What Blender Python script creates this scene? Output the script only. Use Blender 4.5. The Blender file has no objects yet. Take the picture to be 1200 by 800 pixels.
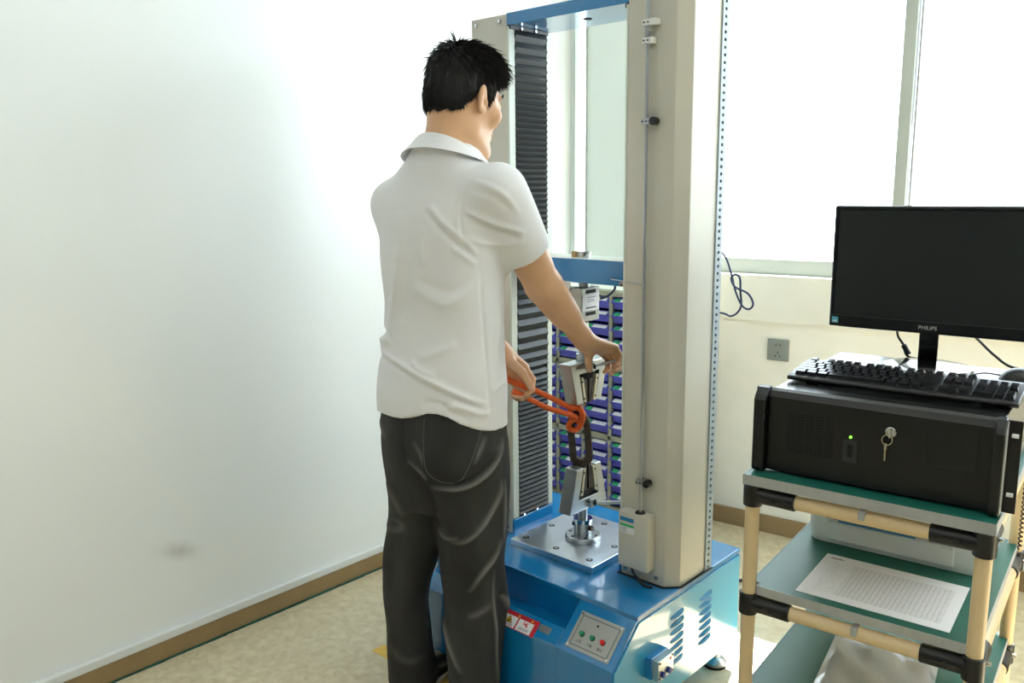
import bpy, bmesh, math, random
import numpy as np
from mathutils import Vector, Matrix
from mathutils.bvhtree import BVHTree

# ------------------------------------------------------------------ camera, world, sun, exposure
scene = bpy.context.scene
COL = scene.collection
random.seed(7)
R = math.radians

cam_data = bpy.data.cameras.new('camera')
cam_data.sensor_width = 36.0
cam_data.lens = 36.0 * 983.88 / 1200.0
cam_data.clip_start = 0.05
cam = bpy.data.objects.new('camera', cam_data)
COL.objects.link(cam)
pitch, roll, yaw = R(10.416), R(-0.642), R(42.553)
cf = Vector((-math.sin(yaw) * math.cos(pitch), math.cos(yaw) * math.cos(pitch), -math.sin(pitch)))
cr0 = Vector((math.cos(yaw), math.sin(yaw), 0))
cu0 = cr0.cross(cf)
cr = cr0 * math.cos(roll) + cu0 * math.sin(roll)
cu = cu0 * math.cos(roll) - cr0 * math.sin(roll)
mw = Matrix(((cr.x, cu.x, -cf.x, 0), (cr.y, cu.y, -cf.y, 0), (cr.z, cu.z, -cf.z, 1.40), (0, 0, 0, 1)))
cam.matrix_world = mw
scene.camera = cam

world = bpy.data.worlds.new('sky')
scene.world = world
world.use_nodes = True
bg = world.node_tree.nodes['Background']
bg.inputs[0].default_value = (0.80, 0.93, 1.0, 1)
bg.inputs[1].default_value = 8.0

sun_data = bpy.data.lights.new('sun', 'SUN')
sun_data.energy = 52.0
sun_data.angle = R(0.6)
sun_data.color = (1.0, 0.96, 0.90)
sun = bpy.data.objects.new('sun', sun_data)
COL.objects.link(sun)
sun_dir = Vector((-0.20, 0.60, 0.79))          # towards the sun, seen out of the window
sun.rotation_euler = sun_dir.to_track_quat('Z', 'Y').to_euler()
sun.location = (0, 6, 6)

scene.view_settings.view_transform = 'Standard'
scene.view_settings.look = 'None'
scene.view_settings.gamma = 1.0
scene.view_settings.exposure = -0.07
scene.view_settings.use_curve_mapping = False
scene.cycles.use_denoising = True
scene.cycles.max_bounces = 10
scene.cycles.diffuse_bounces = 5
scene.cycles.glossy_bounces = 5
scene.cycles.transparent_max_bounces = 12
scene.cycles.sample_clamp_indirect = 8.0
scene.cycles.caustics_reflective = False
scene.cycles.caustics_refractive = False

# ------------------------------------------------------------------ helpers
def lin(c):
    out = []
    for v in c[:3]:
        v = v / 255.0
        out.append(v / 12.92 if v <= 0.04045 else ((v + 0.055) / 1.055) ** 2.4)
    return (*out, 1.0)

def mat(name, rgb, rough=0.5, metal=0.0, noise=0.0, scale=30.0, bump=0.0, bscale=200.0, coat=0.0, stretch=None, spec=0.5, sub=0.0):
    m = bpy.data.materials.new(name)
    m.use_nodes = True
    nt = m.node_tree
    b = nt.nodes['Principled BSDF']
    c = lin(rgb)
    b.inputs['Base Color'].default_value = c
    b.inputs['Roughness'].default_value = rough
    b.inputs['Metallic'].default_value = metal
    b.inputs['Specular IOR Level'].default_value = spec
    if coat:
        b.inputs['Coat Weight'].default_value = coat
        b.inputs['Coat Roughness'].default_value = 0.05
    if sub:
        b.inputs['Subsurface Weight'].default_value = sub
        b.inputs['Subsurface Radius'].default_value = (0.012, 0.005, 0.003)
        b.inputs['Subsurface Scale'].default_value = 0.6
    if noise or bump:
        tc = nt.nodes.new('ShaderNodeTexCoord')
        src = tc.outputs['Object']
        if stretch:
            mp = nt.nodes.new('ShaderNodeMapping')
            mp.inputs['Scale'].default_value = stretch
            nt.links.new(src, mp.inputs[0])
            src = mp.outputs[0]
    if noise:
        n = nt.nodes.new('ShaderNodeTexNoise')
        n.inputs['Scale'].default_value = scale
        n.inputs['Detail'].default_value = 5
        nt.links.new(src, n.inputs['Vector'])
        r = nt.nodes.new('ShaderNodeValToRGB')
        r.color_ramp.elements[0].position = 0.3
        r.color_ramp.elements[1].position = 0.7
        r.color_ramp.elements[0].color = (*[max(0, v * (1 - noise)) for v in c[:3]], 1)
        r.color_ramp.elements[1].color = (*[min(1, v * (1 + noise)) for v in c[:3]], 1)
        nt.links.new(n.outputs['Fac'], r.inputs[0])
        nt.links.new(r.outputs[0], b.inputs['Base Color'])
    if bump:
        n2 = nt.nodes.new('ShaderNodeTexNoise')
        n2.inputs['Scale'].default_value = bscale
        n2.inputs['Detail'].default_value = 4
        nt.links.new(src, n2.inputs['Vector'])
        bp = nt.nodes.new('ShaderNodeBump')
        bp.inputs['Strength'].default_value = bump
        bp.inputs['Distance'].default_value = 0.002
        nt.links.new(n2.outputs['Fac'], bp.inputs['Height'])
        nt.links.new(bp.outputs[0], b.inputs['Normal'])
    return m

def nmath(nt, op, a, b=None, c=None):
    n = nt.nodes.new('ShaderNodeMath')
    n.operation = op
    for i, v in enumerate((a, b, c)):
        if v is None:
            continue
        if isinstance(v, (int, float)):
            n.inputs[i].default_value = v
        else:
            nt.links.new(v, n.inputs[i])
    return n.outputs[0]

def tag(o, label=None, cat=None, group=None, kind=None):
    if label: o['label'] = label
    if cat: o['category'] = cat
    if group: o['group'] = group
    if kind: o['kind'] = kind
    return o

def empty(name, loc=(0, 0, 0), rz=0.0, label=None, cat=None, group=None):
    o = bpy.data.objects.new(name, None)
    o.empty_display_size = 0.05
    COL.objects.link(o)
    o.location = loc
    o.rotation_euler = (0, 0, rz)
    return tag(o, label, cat, group)

def copy_tree(o, parent=None):
    c = o.copy()
    COL.objects.link(c)
    c.parent = parent
    for ch in list(o.children):
        copy_tree(ch, c)
    return c

class MB:
    """collects polygons, then links them as ONE mesh object"""
    def __init__(s):
        s.v, s.f = [], []
    def add(s, vs, fs):
        k = len(s.v)
        s.v += [tuple(map(float, v)) for v in vs]
        s.f += [[i + k for i in f] for f in fs]
        return s
    def box(s, x0, x1, y0, y1, z0, z1):
        vs = [(x, y, z) for z in (z0, z1) for y in (y0, y1) for x in (x0, x1)]
        return s.add(vs, [(0, 2, 3, 1), (4, 5, 7, 6), (0, 1, 5, 4), (2, 6, 7, 3), (0, 4, 6, 2), (1, 3, 7, 5)])
    def prism(s, poly, axis, a, b):
        """poly: 2-D outline; axis 'x' -> (y,z), 'y' -> (x,z), 'z' -> (x,y)"""
        def P(p, t):
            return {'x': (t, p[0], p[1]), 'y': (p[0], t, p[1]), 'z': (p[0], p[1], t)}[axis]
        n = len(poly)
        vs = [P(p, a) for p in poly] + [P(p, b) for p in poly]
        fs = [list(range(n))[::-1], list(range(n, 2 * n))]
        fs += [(i, (i + 1) % n, n + (i + 1) % n, n + i) for i in range(n)]
        return s.add(vs, fs)
    def cyl(s, p0, p1, r0, r1=None, n=20, caps=True):
        p0, p1 = Vector(p0), Vector(p1)
        r1 = r0 if r1 is None else r1
        d = (p1 - p0).normalized()
        a = d.orthogonal().normalized()
        b = d.cross(a)
        vs = []
        for p, r in ((p0, r0), (p1, r1)):
            vs += [p + (a * math.cos(t) + b * math.sin(t)) * r for t in (2 * math.pi * i / n for i in range(n))]
        fs = [(i, (i + 1) % n, n + (i + 1) % n, n + i) for i in range(n)]
        if caps:
            fs += [list(range(n))[::-1], list(range(n, 2 * n))]
        return s.add(vs, fs)
    def tube(s, pts, r, n=10, closed=False, radii=None):
        pts = [Vector(p) for p in pts]
        m = len(pts)
        up = None
        vs = []
        for i, p in enumerate(pts):
            if closed:
                t = (pts[(i + 1) % m] - pts[i - 1]).normalized()
            else:
                t = (pts[min(i + 1, m - 1)] - pts[max(i - 1, 0)]).normalized()
            if up is None:
                up = t.orthogonal().normalized()
            up = (up - t * up.dot(t)).normalized()
            w = t.cross(up)
            rr = radii[i] if radii else r
            vs += [p + (up * math.cos(a) + w * math.sin(a)) * rr for a in (2 * math.pi * j / n for j in range(n))]
        fs = []
        for i in range(m if closed else m - 1):
            k = (i + 1) % m
            fs += [(i * n + j, i * n + (j + 1) % n, k * n + (j + 1) % n, k * n + j) for j in range(n)]
        if not closed:
            fs += [list(range(n))[::-1], list(range((m - 1) * n, m * n))]
        return s.add(vs, fs)
    def lathe(s, prof, c=(0, 0, 0), n=28):
        """prof: (radius, z) from bottom to top about a vertical axis through c"""
        vs = []
        for r, z in prof:
            vs += [(c[0] + r * math.cos(2 * math.pi * i / n), c[1] + r * math.sin(2 * math.pi * i / n), c[2] + z) for i in range(n)]
        m = len(prof)
        fs = [(i * n + j, i * n + (j + 1) % n, (i + 1) * n + (j + 1) % n, (i + 1) * n + j) for i in range(m - 1) for j in range(n)]
        fs += [list(range(n))[::-1], list(range((m - 1) * n, m * n))]
        return s.add(vs, fs)
    def xform(s, M):
        s.v = [tuple(M @ Vector(v)) for v in s.v]
        return s
    def mesh(s, name, m, origin=(0, 0, 0), smooth=None):
        me = bpy.data.meshes.new(name)
        o = origin
        me.from_pydata([(v[0] - o[0], v[1] - o[1], v[2] - o[2]) for v in s.v], [], s.f)
        me.materials.append(m)
        bm = bmesh.new()
        bm.from_mesh(me)
        bmesh.ops.recalc_face_normals(bm, faces=bm.faces)
        bm.to_mesh(me)
        bm.free()
        if smooth:
            for p in me.polygons:
                p.use_smooth = True
            me.set_sharp_from_angle(angle=R(smooth))
        return me
    def build(s, name, m, parent=None, origin=(0, 0, 0), bevel=0.0, smooth=None, seg=2, loc=None):
        ob = bpy.data.objects.new(name, s.mesh(name, m, origin, smooth))
        COL.objects.link(ob)
        if parent is not None:
            ob.parent = parent
        if loc is not None:
            ob.location = loc
        if bevel:
            md = ob.modifiers.new('edge', 'BEVEL')
            md.width = bevel
            md.segments = seg
            md.limit_method = 'ANGLE'
            md.angle_limit = R(40)
        return ob

def inst(src, name, parent, loc=None, rot=None):
    o = src.copy()
    o.name = name
    COL.objects.link(o)
    o.parent = parent
    if loc is not None: o.location = loc
    if rot is not None: o.rotation_euler = rot
    return o

def writing(text, name, m, parent, loc, rot, size, extrude=0.0003, align='CENTER'):
    cu_ = bpy.data.curves.new(name, 'FONT')
    cu_.body = text
    cu_.size = size
    cu_.extrude = extrude
    cu_.align_x = align
    cu_.align_y = 'CENTER'
    cu_.resolution_u = 3
    cu_.materials.append(m)
    t_ = bpy.data.objects.new(name, cu_)
    COL.objects.link(t_)
    dg = bpy.context.evaluated_depsgraph_get()
    me = bpy.data.meshes.new_from_object(t_.evaluated_get(dg))
    bpy.data.objects.remove(t_)
    if not me.materials: me.materials.append(m)
    o = bpy.data.objects.new(name, me)
    COL.objects.link(o)
    o.parent = parent
    o.location = loc
    o.rotation_euler = rot
    return o

def smooth_curve(pts, k=6, closed=False):
    """Catmull-Rom through pts"""
    P = [Vector(p) for p in pts]
    n = len(P)
    out = []
    rng = range(n) if closed else range(n - 1)
    for i in rng:
        g = (lambda j: P[j % n]) if closed else (lambda j: P[min(max(j, 0), n - 1)])
        a, b, c, d = g(i - 1), g(i), g(i + 1), g(i + 2)
        for q in range(k):
            t = q / k
            out.append(0.5 * ((2 * b) + (c - a) * t + (2 * a - 5 * b + 4 * c - d) * t * t + (3 * b - a - 3 * c + d) * t ** 3))
    if not closed:
        out.append(P[-1])
    return out

M = {}
M['wall_white'] = mat('white wall panel', (238, 241, 240), 0.32, noise=0.012, scale=1.5)
M['wall_cream'] = mat('cream painted wall', (247, 246, 236), 0.7, noise=0.03, scale=6)
M['wall_back'] = mat('pale painted wall', (222, 232, 228), 0.75, noise=0.01, scale=3)
M['wall_dim'] = mat('grey room wall', (118, 124, 126), 0.8)
M['ceiling'] = mat('ceiling paint', (236, 240, 244), 0.9)
M['tan'] = mat('tan skirting paint', (158, 132, 92), 0.55, noise=0.08, scale=9)
M['alu'] = mat('brushed aluminium', (176, 178, 178), 0.5, 0.35, noise=0.05, scale=60, stretch=(1, 1, 0.05))
M['sill'] = mat('grey window frame', (182, 188, 182), 0.5, 0.1)
M['cream'] = mat('cream grey machine paint', (206, 203, 190), 0.45, bump=0.06, bscale=900)
M['cream_light'] = mat('pale machine trim', (214, 220, 208), 0.4)
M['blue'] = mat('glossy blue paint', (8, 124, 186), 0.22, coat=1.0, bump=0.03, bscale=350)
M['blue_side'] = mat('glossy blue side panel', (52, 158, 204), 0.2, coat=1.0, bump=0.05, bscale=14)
M['black_plastic'] = mat('black plastic', (12, 13, 14), 0.36)
M['black_matte'] = mat('matte black', (10, 10, 11), 0.8)
M['black_gloss'] = mat('glossy black', (9, 10, 11), 0.12, coat=0.5)
M['rubber'] = mat('bellows rubber', (40, 44, 46), 0.5)
M['steel'] = mat('ground steel', (230, 236, 244), 0.33, 1.0, noise=0.12, scale=18, stretch=(1, 0.12, 1))
M['steel_satin'] = mat('satin nickel steel', (186, 192, 196), 0.34, 1.0, noise=0.04, scale=40)
M['chrome'] = mat('chrome', (200, 202, 206), 0.1, 1.0)
M['dark_steel'] = mat('dark forged steel', (84, 76, 70), 0.55, 0.6, noise=0.25, scale=60, bump=0.4, bscale=160)
M['jaw_rail'] = mat('cream jaw rail', (206, 198, 170), .4, .3)
M['brass'] = mat('brass', (192, 184, 152), 0.3, 1.0)
M['white_plastic'] = mat('white plastic', (228, 230, 228), 0.4)
M['case'] = mat('black case paint', (11, 12, 13), .24)
M['paper'] = mat('white paper', (238, 238, 240), 0.8)
M['green_sticker'] = mat('green sticker', (52, 176, 112), 0.6)
M['ink'] = mat('printed ink', (70, 74, 80), 0.7)
M['ink_blue'] = mat('blue printed ink', (40, 60, 150), 0.6)
M['red'] = mat('red print', (196, 34, 44), 0.5)
M['yellow'] = mat('yellow print', (232, 190, 36), 0.5)
M['orange_rope'] = mat('orange rope', (238, 104, 38), 0.6, noise=0.15, scale=120, bump=0.5, bscale=400)
M['cable_blue'] = mat('dark blue cable', (36, 50, 92), 0.4)
M['cable_black'] = mat('black cable', (16, 16, 18), 0.45)
M['tan_pipe'] = mat('cream coated pipe', (222, 196, 152), 0.38, noise=0.03, scale=20)
M['green_mat'] = mat('green rubber mat', (24, 96, 84), 0.42, noise=0.05, scale=14)
M['bin_blue'] = mat('blue bin plastic', (76, 78, 178), 0.5)
M['cabinet_grey'] = mat('olive grey cabinet paint', (150, 152, 136), 0.55)

# ------------------------------------------------------------------ room shell
TH = R(6.5)                                     # the window wall is turned a little against the machine
WU = Vector((math.cos(TH), math.sin(TH), 0))
WN = Vector((-math.sin(TH), math.cos(TH), 0))   # points out of the room
WC = 3.233
def wall_pt(x, out=0.0, z=0.0):                 # point on the window wall at world x
    y = (WC - WN.x * x) / WN.y
    return Vector((x, y, z)) + WN * out
XL, XR, YF, ZC = -2.375, 3.6, -3.2, 2.9

def struct(o):
    o['kind'] = 'structure'
    return o

# floor: speckled beige sheet flooring
fm = mat('beige sheet floor', (206, 192, 158), 0.42)
nt = fm.node_tree
b = nt.nodes['Principled BSDF']
tc = nt.nodes.new('ShaderNodeTexCoord')
n1 = nt.nodes.new('ShaderNodeTexNoise'); n1.inputs['Scale'].default_value = 34; n1.inputs['Detail'].default_value = 9; n1.inputs['Distortion'].default_value = 0.6
n2 = nt.nodes.new('ShaderNodeTexNoise'); n2.inputs['Scale'].default_value = 2.2; n2.inputs['Detail'].default_value = 3
nt.links.new(tc.outputs['Object'], n1.inputs['Vector']); nt.links.new(tc.outputs['Object'], n2.inputs['Vector'])
r1 = nt.nodes.new('ShaderNodeValToRGB')
r1.color_ramp.elements[0].position = 0.3; r1.color_ramp.elements[0].color = lin((198, 183, 148))
r1.color_ramp.elements[1].position = 0.72; r1.color_ramp.elements[1].color = lin((224, 213, 184))
nt.links.new(n1.outputs['Fac'], r1.inputs[0])
mx = nt.nodes.new('ShaderNodeMix'); mx.data_type = 'RGBA'; mx.blend_type = 'MULTIPLY'
r2 = nt.nodes.new('ShaderNodeValToRGB')
r2.color_ramp.elements[0].position = 0.35; r2.color_ramp.elements[0].color = (0.86, 0.86, 0.85, 1)
r2.color_ramp.elements[1].position = 0.65; r2.color_ramp.elements[1].color = (1, 1, 1, 1)
nt.links.new(n2.outputs['Fac'], r2.inputs[0])
mx.inputs[0].default_value = 0.7
nt.links.new(r1.outputs[0], mx.inputs[6]); nt.links.new(r2.outputs[0], mx.inputs[7])
nt.links.new(mx.outputs[2], b.inputs['Base Color'])
bp = nt.nodes.new('ShaderNodeBump'); bp.inputs['Strength'].default_value = 0.03; bp.inputs['Distance'].default_value = 0.002
nt.links.new(n1.outputs['Fac'], bp.inputs['Height']); nt.links.new(bp.outputs[0], b.inputs['Normal'])
struct(MB().box(XL - .2, XR + .2, YF - .2, 4.2, -0.1, 0).build('floor', fm))
struct(MB().box(XL - .2, XR + .2, YF - .2, 4.2, ZC, ZC + .1).build('ceiling', M['ceiling']))

# left wall: smooth white panelling with an old smudge
wm = mat('white wall panelling', (244, 247, 247), 0.28)
nt = wm.node_tree; b = nt.nodes['Principled BSDF']
tc = nt.nodes.new('ShaderNodeTexCoord')
sx = nt.nodes.new('ShaderNodeSeparateXYZ'); nt.links.new(tc.outputs['Object'], sx.inputs[0])
nz = nt.nodes.new('ShaderNodeTexNoise'); nz.inputs['Scale'].default_value = 22; nz.inputs['Detail'].default_value = 5
nt.links.new(tc.outputs['Object'], nz.inputs['Vector'])
dy = nmath(nt, 'MULTIPLY', nmath(nt, 'SUBTRACT', sx.outputs['Y'], 1.075), 20.0)
dz = nmath(nt, 'MULTIPLY', nmath(nt, 'ADD', nmath(nt, 'SUBTRACT', sx.outputs['Z'], 0.325), nmath(nt, 'MULTIPLY', nmath(nt, 'SUBTRACT', sx.outputs['Y'], 1.075), 0.30)), 42.0)
d2 = nmath(nt, 'ADD', nmath(nt, 'MULTIPLY', dy, dy), nmath(nt, 'MULTIPLY', dz, dz))
g = nmath(nt, 'MULTIPLY', nmath(nt, 'POWER', 2.718, nmath(nt, 'MULTIPLY', d2, -1.0)), nmath(nt, 'MULTIPLY', nz.outputs['Fac'], 0.75))
mx = nt.nodes.new('ShaderNodeMix'); mx.data_type = 'RGBA'
mx.inputs[6].default_value = lin((244, 247, 247)); mx.inputs[7].default_value = lin((150, 146, 128))
nt.links.new(g, mx.inputs[0]); nt.links.new(mx.outputs[2], b.inputs['Base Color'])
struct(MB().box(XL - .15, XL, YF, 2.985, 0, ZC).build('wall_left', wm))
struct(MB().box(XL, XL + .012, YF, 2.95, 0, .062).build('baseboard_left', M['tan'], bevel=.002))
struct(MB().box(XL, XL + .016, YF, 2.95, .062, .088).build('trim_1', M['white_plastic'], bevel=.003))
gl = mat('dark green floor edge', (28, 84, 74), 0.5, noise=0.4, scale=40)
mb = MB()
yy = YF
while yy < 2.93:                                # slightly wavy sealing line between skirting and floor
    w = .004 + .003 * random.random()
    mb.box(XL + .012, XL + .014 + w, yy, yy + .05, 0, .004)
    yy += .05
struct(mb.build('trim_2', gl))

# other walls (behind and beside the camera)
struct(MB().box(XR, XR + .15, YF, 4.2, 0, ZC).build('wall_right', M['wall_dim']))
struct(MB().box(XL - .15, XR + .15, YF - .15, YF, 0, ZC).build('wall_front', M['wall_dim']))

# window wall: parapet, piers and head around a wide window and an added light slit by the corner
def wall_block(name, x0, x1, z0, z1, m, o0=0.0, o1=0.22, parent=None):
    a, bb = wall_pt(x0), wall_pt(x1)
    pts = [a + WN * o0, bb + WN * o0, bb + WN * o1, a + WN * o1]
    return MB().prism([(p.x, p.y) for p in pts], 'z', z0, z1).build(name, m, parent)
WX0, WX1, WZ0, WZ1 = -1.86, 3.3, 1.05, 2.62
SX0, SX1 = -2.352, -2.290
struct(wall_block('wall_back', XL - .1, XR + .2, 0, .87, M['wall_cream']))
struct(wall_block('wall_back_sill_band', WX0, XR + .2, .87, 1.05, mat('cream sill block', (240, 240, 230), .6, noise=.03, scale=7), o0=-.012))
struct(wall_block('wall_back_parapet', XL - .1, WX0, .87, 1.05, M['wall_back']))
struct(wall_block('wall_back_pier', SX1, WX0, 1.05, ZC, M['wall_back']))
struct(wall_block('wall_back_corner', XL - .1, SX0, 1.05, ZC, M['wall_back'], o1=.015))
struct(wall_block('wall_back_head', SX0, SX1, WZ1, ZC, M['wall_back']))
struct(wall_block('wall_back_lintel', WX0, XR + .2, WZ1, ZC, M['wall_back']))
struct(wall_block('wall_back_end', WX1, XR + .2, 1.05, WZ1, M['wall_back']))
struct(wall_block('baseboard_back', XL, XR, 0, .072, M['tan'], o0=-.012, o1=0.001))

gm = bpy.data.materials.new('window glass'); gm.use_nodes = True
nt = gm.node_tree; nt.nodes.clear()
ou = nt.nodes.new('ShaderNodeOutputMaterial'); tr = nt.nodes.new('ShaderNodeBsdfTransparent'); gs = nt.nodes.new('ShaderNodeBsdfGlossy')
gs.inputs['Roughness'].default_value = 0.02
ms = nt.nodes.new('ShaderNodeMixShader'); ms.inputs[0].default_value = 0.05
nt.links.new(tr.outputs[0], ms.inputs[1]); nt.links.new(gs.outputs[0], ms.inputs[2]); nt.links.new(ms.outputs[0], ou.inputs[0])
M['glass'] = gm

def window(name, x0, x1, z0, z1, mull, fw=.06, sp=.03, dep=0.0):
    root = empty(name, wall_pt((x0 + x1) / 2, .08, z0))
    root['kind'] = 'structure'
    o = root.location
    def bar(nm, xa, xb, za, zb, d0, d1, m):
        a, bb = wall_pt(xa), wall_pt(xb)
        d0, d1 = d0 - dep, d1 - dep
        pts = [a + WN * d0, bb + WN * d0, bb + WN * d1, a + WN * d1]
        ob = MB().prism([(p.x, p.y) for p in pts], 'z', za, zb).build(nm, m, root, origin=o, bevel=.003)
        ob['kind'] = 'structure'
        return ob
    bar('bottom_rail', x0, x1, z0, z0 + fw, .05, .11, M['sill'])
    bar('top_rail', x0, x1, z1 - fw, z1, .05, .11, M['sill'])
    bar('side_post', x0, x0 + sp, z0 + fw, z1 - fw, .05, .11, M['sill'])
    bar('side_post', x1 - sp, x1, z0 + fw, z1 - fw, .05, .11, M['sill'])
    for xm in mull:
        bar('mullion', xm - .021, xm + .021, z0 + fw, z1 - fw, .045, .10, M['sill'])
        bar('sash_edge', xm + .028, xm + .036, z0 + fw, z1 - fw, .06, .10, M['alu'])
    xs = [x0 + sp] + [q for xm in mull for q in (xm - .021, xm + .036)] + [x1 - sp]
    for i in range(0, len(xs), 2):
        bar('pane', xs[i], xs[i + 1], z0 + fw, z1 - fw, .078, .083, M['glass'])
window('window_1', WX0, WX1, WZ0, WZ1, [-1.03, .25, 1.5])
window('light_slit', SX0, SX1, WZ0, WZ1, [], fw=.01, sp=.005, dep=.06)  # made-up slit: sky shows through as the bright stripe by the corner

# added fill lamps under the unseen ceiling, to brighten the room
for i, (x, y, lb) in enumerate(((-1.0, -0.4, 'nearest the camera by the white wall'), (1.3, -0.4, 'in the middle of the room'), (-1.0, -2.2, 'over the far end of the white wall'), (1.3, -2.2, 'at the rear of the room'), (1.3, 1.6, 'nearest the window'))):
    root = empty('fill_panel', (x, y, ZC), label='added flat white fill light panel ' + lb, cat='fill light', group='fill light panels')
    MB().box(-.31, .31, -.31, .31, -.03, 0).build('frame', M['white_plastic'], root, bevel=.004)
    em = bpy.data.materials.get('fill panel diffuser')
    if em is None:
        em = bpy.data.materials.new('fill panel diffuser'); em.use_nodes = True
        eb = em.node_tree.nodes['Principled BSDF']
        eb.inputs['Emission Color'].default_value = (1, .98, .94, 1); eb.inputs['Emission Strength'].default_value = 1.6
    MB().box(-.29, .29, -.29, .29, -.034, -.03).build('diffuser', em, root)
    ld = bpy.data.lights.new('fill_lamp', 'AREA'); ld.energy = 4; ld.size = .56; ld.color = (1, .985, .95)
    lo = bpy.data.objects.new('fill_lamp', ld); COL.objects.link(lo); lo.parent = root; lo.location = (0, 0, -.05)

# floor markings and small things along the wall
tp = lambda pts, nm, lb: tag(MB().prism(pts, 'z', 0.0, .0012).build(nm, M['yellow_tape'], None), lb, 'tape')
M['yellow_tape'] = mat('yellow floor tape', (226, 186, 84), .6, noise=.1, scale=20)
tp([(-1.932, 1.450), (-1.52, 1.452), (-1.52, 1.497), (-1.930, 1.495)], 'floor_tape', 'strip of yellow floor tape at the feet of the man')
tp([(-1.70, 3.03), (-1.655, 3.035), (-1.657, 3.052), (-1.70, 3.048)], 'floor_tape', 'short scrap of yellow tape by the back skirting board')

# ------------------------------------------------------------------ the blue tensile testing machine
MO = (-1.437, 1.866, 0.0)
mach = empty('testing_machine', MO, label='tall blue and cream tensile testing machine with two columns and grips', cat='machine')
B0X, B1X, B0Y, B1Y, BT = -1.810, -1.066, 1.605, 2.135, 0.360
def mp(mb, name, m, parent=mach, **k):
    return mb.build(name, m, parent, origin=MO, **k)
def at(p):
    return (p[0] - MO[0], p[1] - MO[1], p[2] - MO[2])

# base cabinet: side profile with a sloping nose, cut back to a niche left of the control housing
nose = [(1.605, .347), (1.503, .257), (1.503, .072), (B1Y, .072), (B1Y, .347)]
base = MB()
base.prism(nose, 'x', -1.242, B1X - .002)
niche = [(1.618, .347), (1.618, .262), (1.540, .289), (1.503, .257), (1.503, .072), (B1Y, .072), (B1Y, .347)]
base.prism(niche, 'x', B0X + .002, -1.242)
bo = mp(base, 'base_cabinet', M['blue'], bevel=.002)
mp(MB().box(B0X, B1X, B0Y, B1Y, .345, BT), 'top_deck', M['blue'], parent=mach, bevel=.003)
# right side panel, a shallow sheet with louvre openings
sp = [(1.612, .340), (1.513, .252), (1.508, .252), (1.508, .078), (B1Y - .004, .078), (B1Y - .004, .340)]
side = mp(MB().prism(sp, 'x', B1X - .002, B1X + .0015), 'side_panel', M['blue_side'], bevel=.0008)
def louvre():                                    # one half-round hood pressed out of the sheet
    m_ = MB()
    vs, fs = [], []
    L, W, Hh = .068, .0125, .0065
    N = 14
    for i in range(N + 1):
        t = i / N
        e = math.sin(math.pi * min(1, max(0, t))) ** .35 if 0 < t < 1 else 0
        y = (t - .5) * L
        for j in range(5):
            q = j / 4
            vs.append((Hh * e * math.sin(q * math.pi / 2), y, W * (0.5 - q) * (0.25 + .75 * e)))
    for i in range(N):
        for j in range(4):
            a = i * 5 + j
            fs.append((a, a + 1, a + 6, a + 5))
        fs.append((i * 5, (i + 1) * 5, (i + 1) * 5 + 4, i * 5 + 4))
    return m_.add(vs, fs)
lm = louvre().mesh('louvre', M['blue'], smooth=50)
for (yc, z0, z1) in ((1.789, .295, .163), (1.936, .291, .160)):
    for k in range(7):
        o = bpy.data.objects.new('louvre', lm); COL.objects.link(o); o.parent = mach
        o.location = at((B1X + .0012, yc, z0 + (z1 - z0) * k / 6)); o.rotation_euler = (R(5), 0, 0)
# drag-chain connector block on the side
cb = mp(MB().box(B1X, B1X + .022, 1.640, 1.715, .180, .238), 'connector_box', M['blue'], bevel=.002)
mp(MB().box(B1X + .022, B1X + .040, 1.642, 1.713, .182, .236), 'socket_plate', M['steel_satin'], parent=mach, bevel=.001)
for yk in (1.660, 1.688):
    s_ = mp(MB().cyl((B1X + .040, yk, .196), (B1X + .047, yk, .196), .008, n=16), 'cable_socket', M['ink_blue'], bevel=.001)
for yk, zk in ((1.648, .230), (1.707, .230), (1.648, .188), (1.707, .188)):
    mp(MB().cyl((B1X + .040, yk, zk), (B1X + .042, yk, zk), .003, n=10), 'screw', M['black_plastic'])
mp(MB().box(B1X + .040, B1X + .0412, 1.694, 1.701, .222, .227), 'indicator', M['red'])
# levelling feet
def foot(x, y):
    f = MB().lathe([(.031, 0), (.034, .006), (.034, .012), (.026, .02), (.014, .026), (.012, .032)], (x, y, .004))
    fo = mp(f, 'levelling_foot', M['steel_satin'], smooth=40)
    MB().cyl((x, y, .03), (x, y, .08), .0075, n=16).build('threaded_stem', M['chrome'], fo, origin=MO, smooth=40)
    MB().lathe([(.0145, 0), (.0145, .01)], (x, y, .04), n=6).build('lock_nut', M['steel_satin'], fo, origin=MO)
    MB().lathe([(.033, 0), (.033, .005)], (x, y, 0)).build('rubber_pad', M['black_matte'], fo, origin=MO)
for x in (-1.77, -1.105):
    for y in (1.56, 2.078):
        foot(x, y)

# control panel on the sloping nose
SL = Vector((0, 1.503 - 1.605, .257 - .347)); SLn = SL.normalized(); SN = Vector((0, SLn.z, -SLn.y))
if SN.z < 0: SN = -SN
S0 = Vector((0, 1.605, .347))
def sl(x, s, h=0.0):
    return Vector((x, 0, 0)) + S0 + SLn * s + SN * h
def slab_on_slope(x0, x1, s0, s1, h0, h1, ch=0.0):
    poly = [(x0 + ch, s0), (x1 - ch, s0), (x1, s0 + ch), (x1, s1 - ch), (x1 - ch, s1), (x0 + ch, s1), (x0, s1 - ch), (x0, s0 + ch)] if ch else [(x0, s0), (x1, s0), (x1, s1), (x0, s1)]
    vs = [sl(x, s, h0) for x, s in poly] + [sl(x, s, h1) for x, s in poly]
    n = len(poly)
    return MB().add(vs, [list(range(n))[::-1], list(range(n, 2 * n))] + [(i, (i + 1) % n, n + (i + 1) % n, n + i) for i in range(n)])
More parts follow.
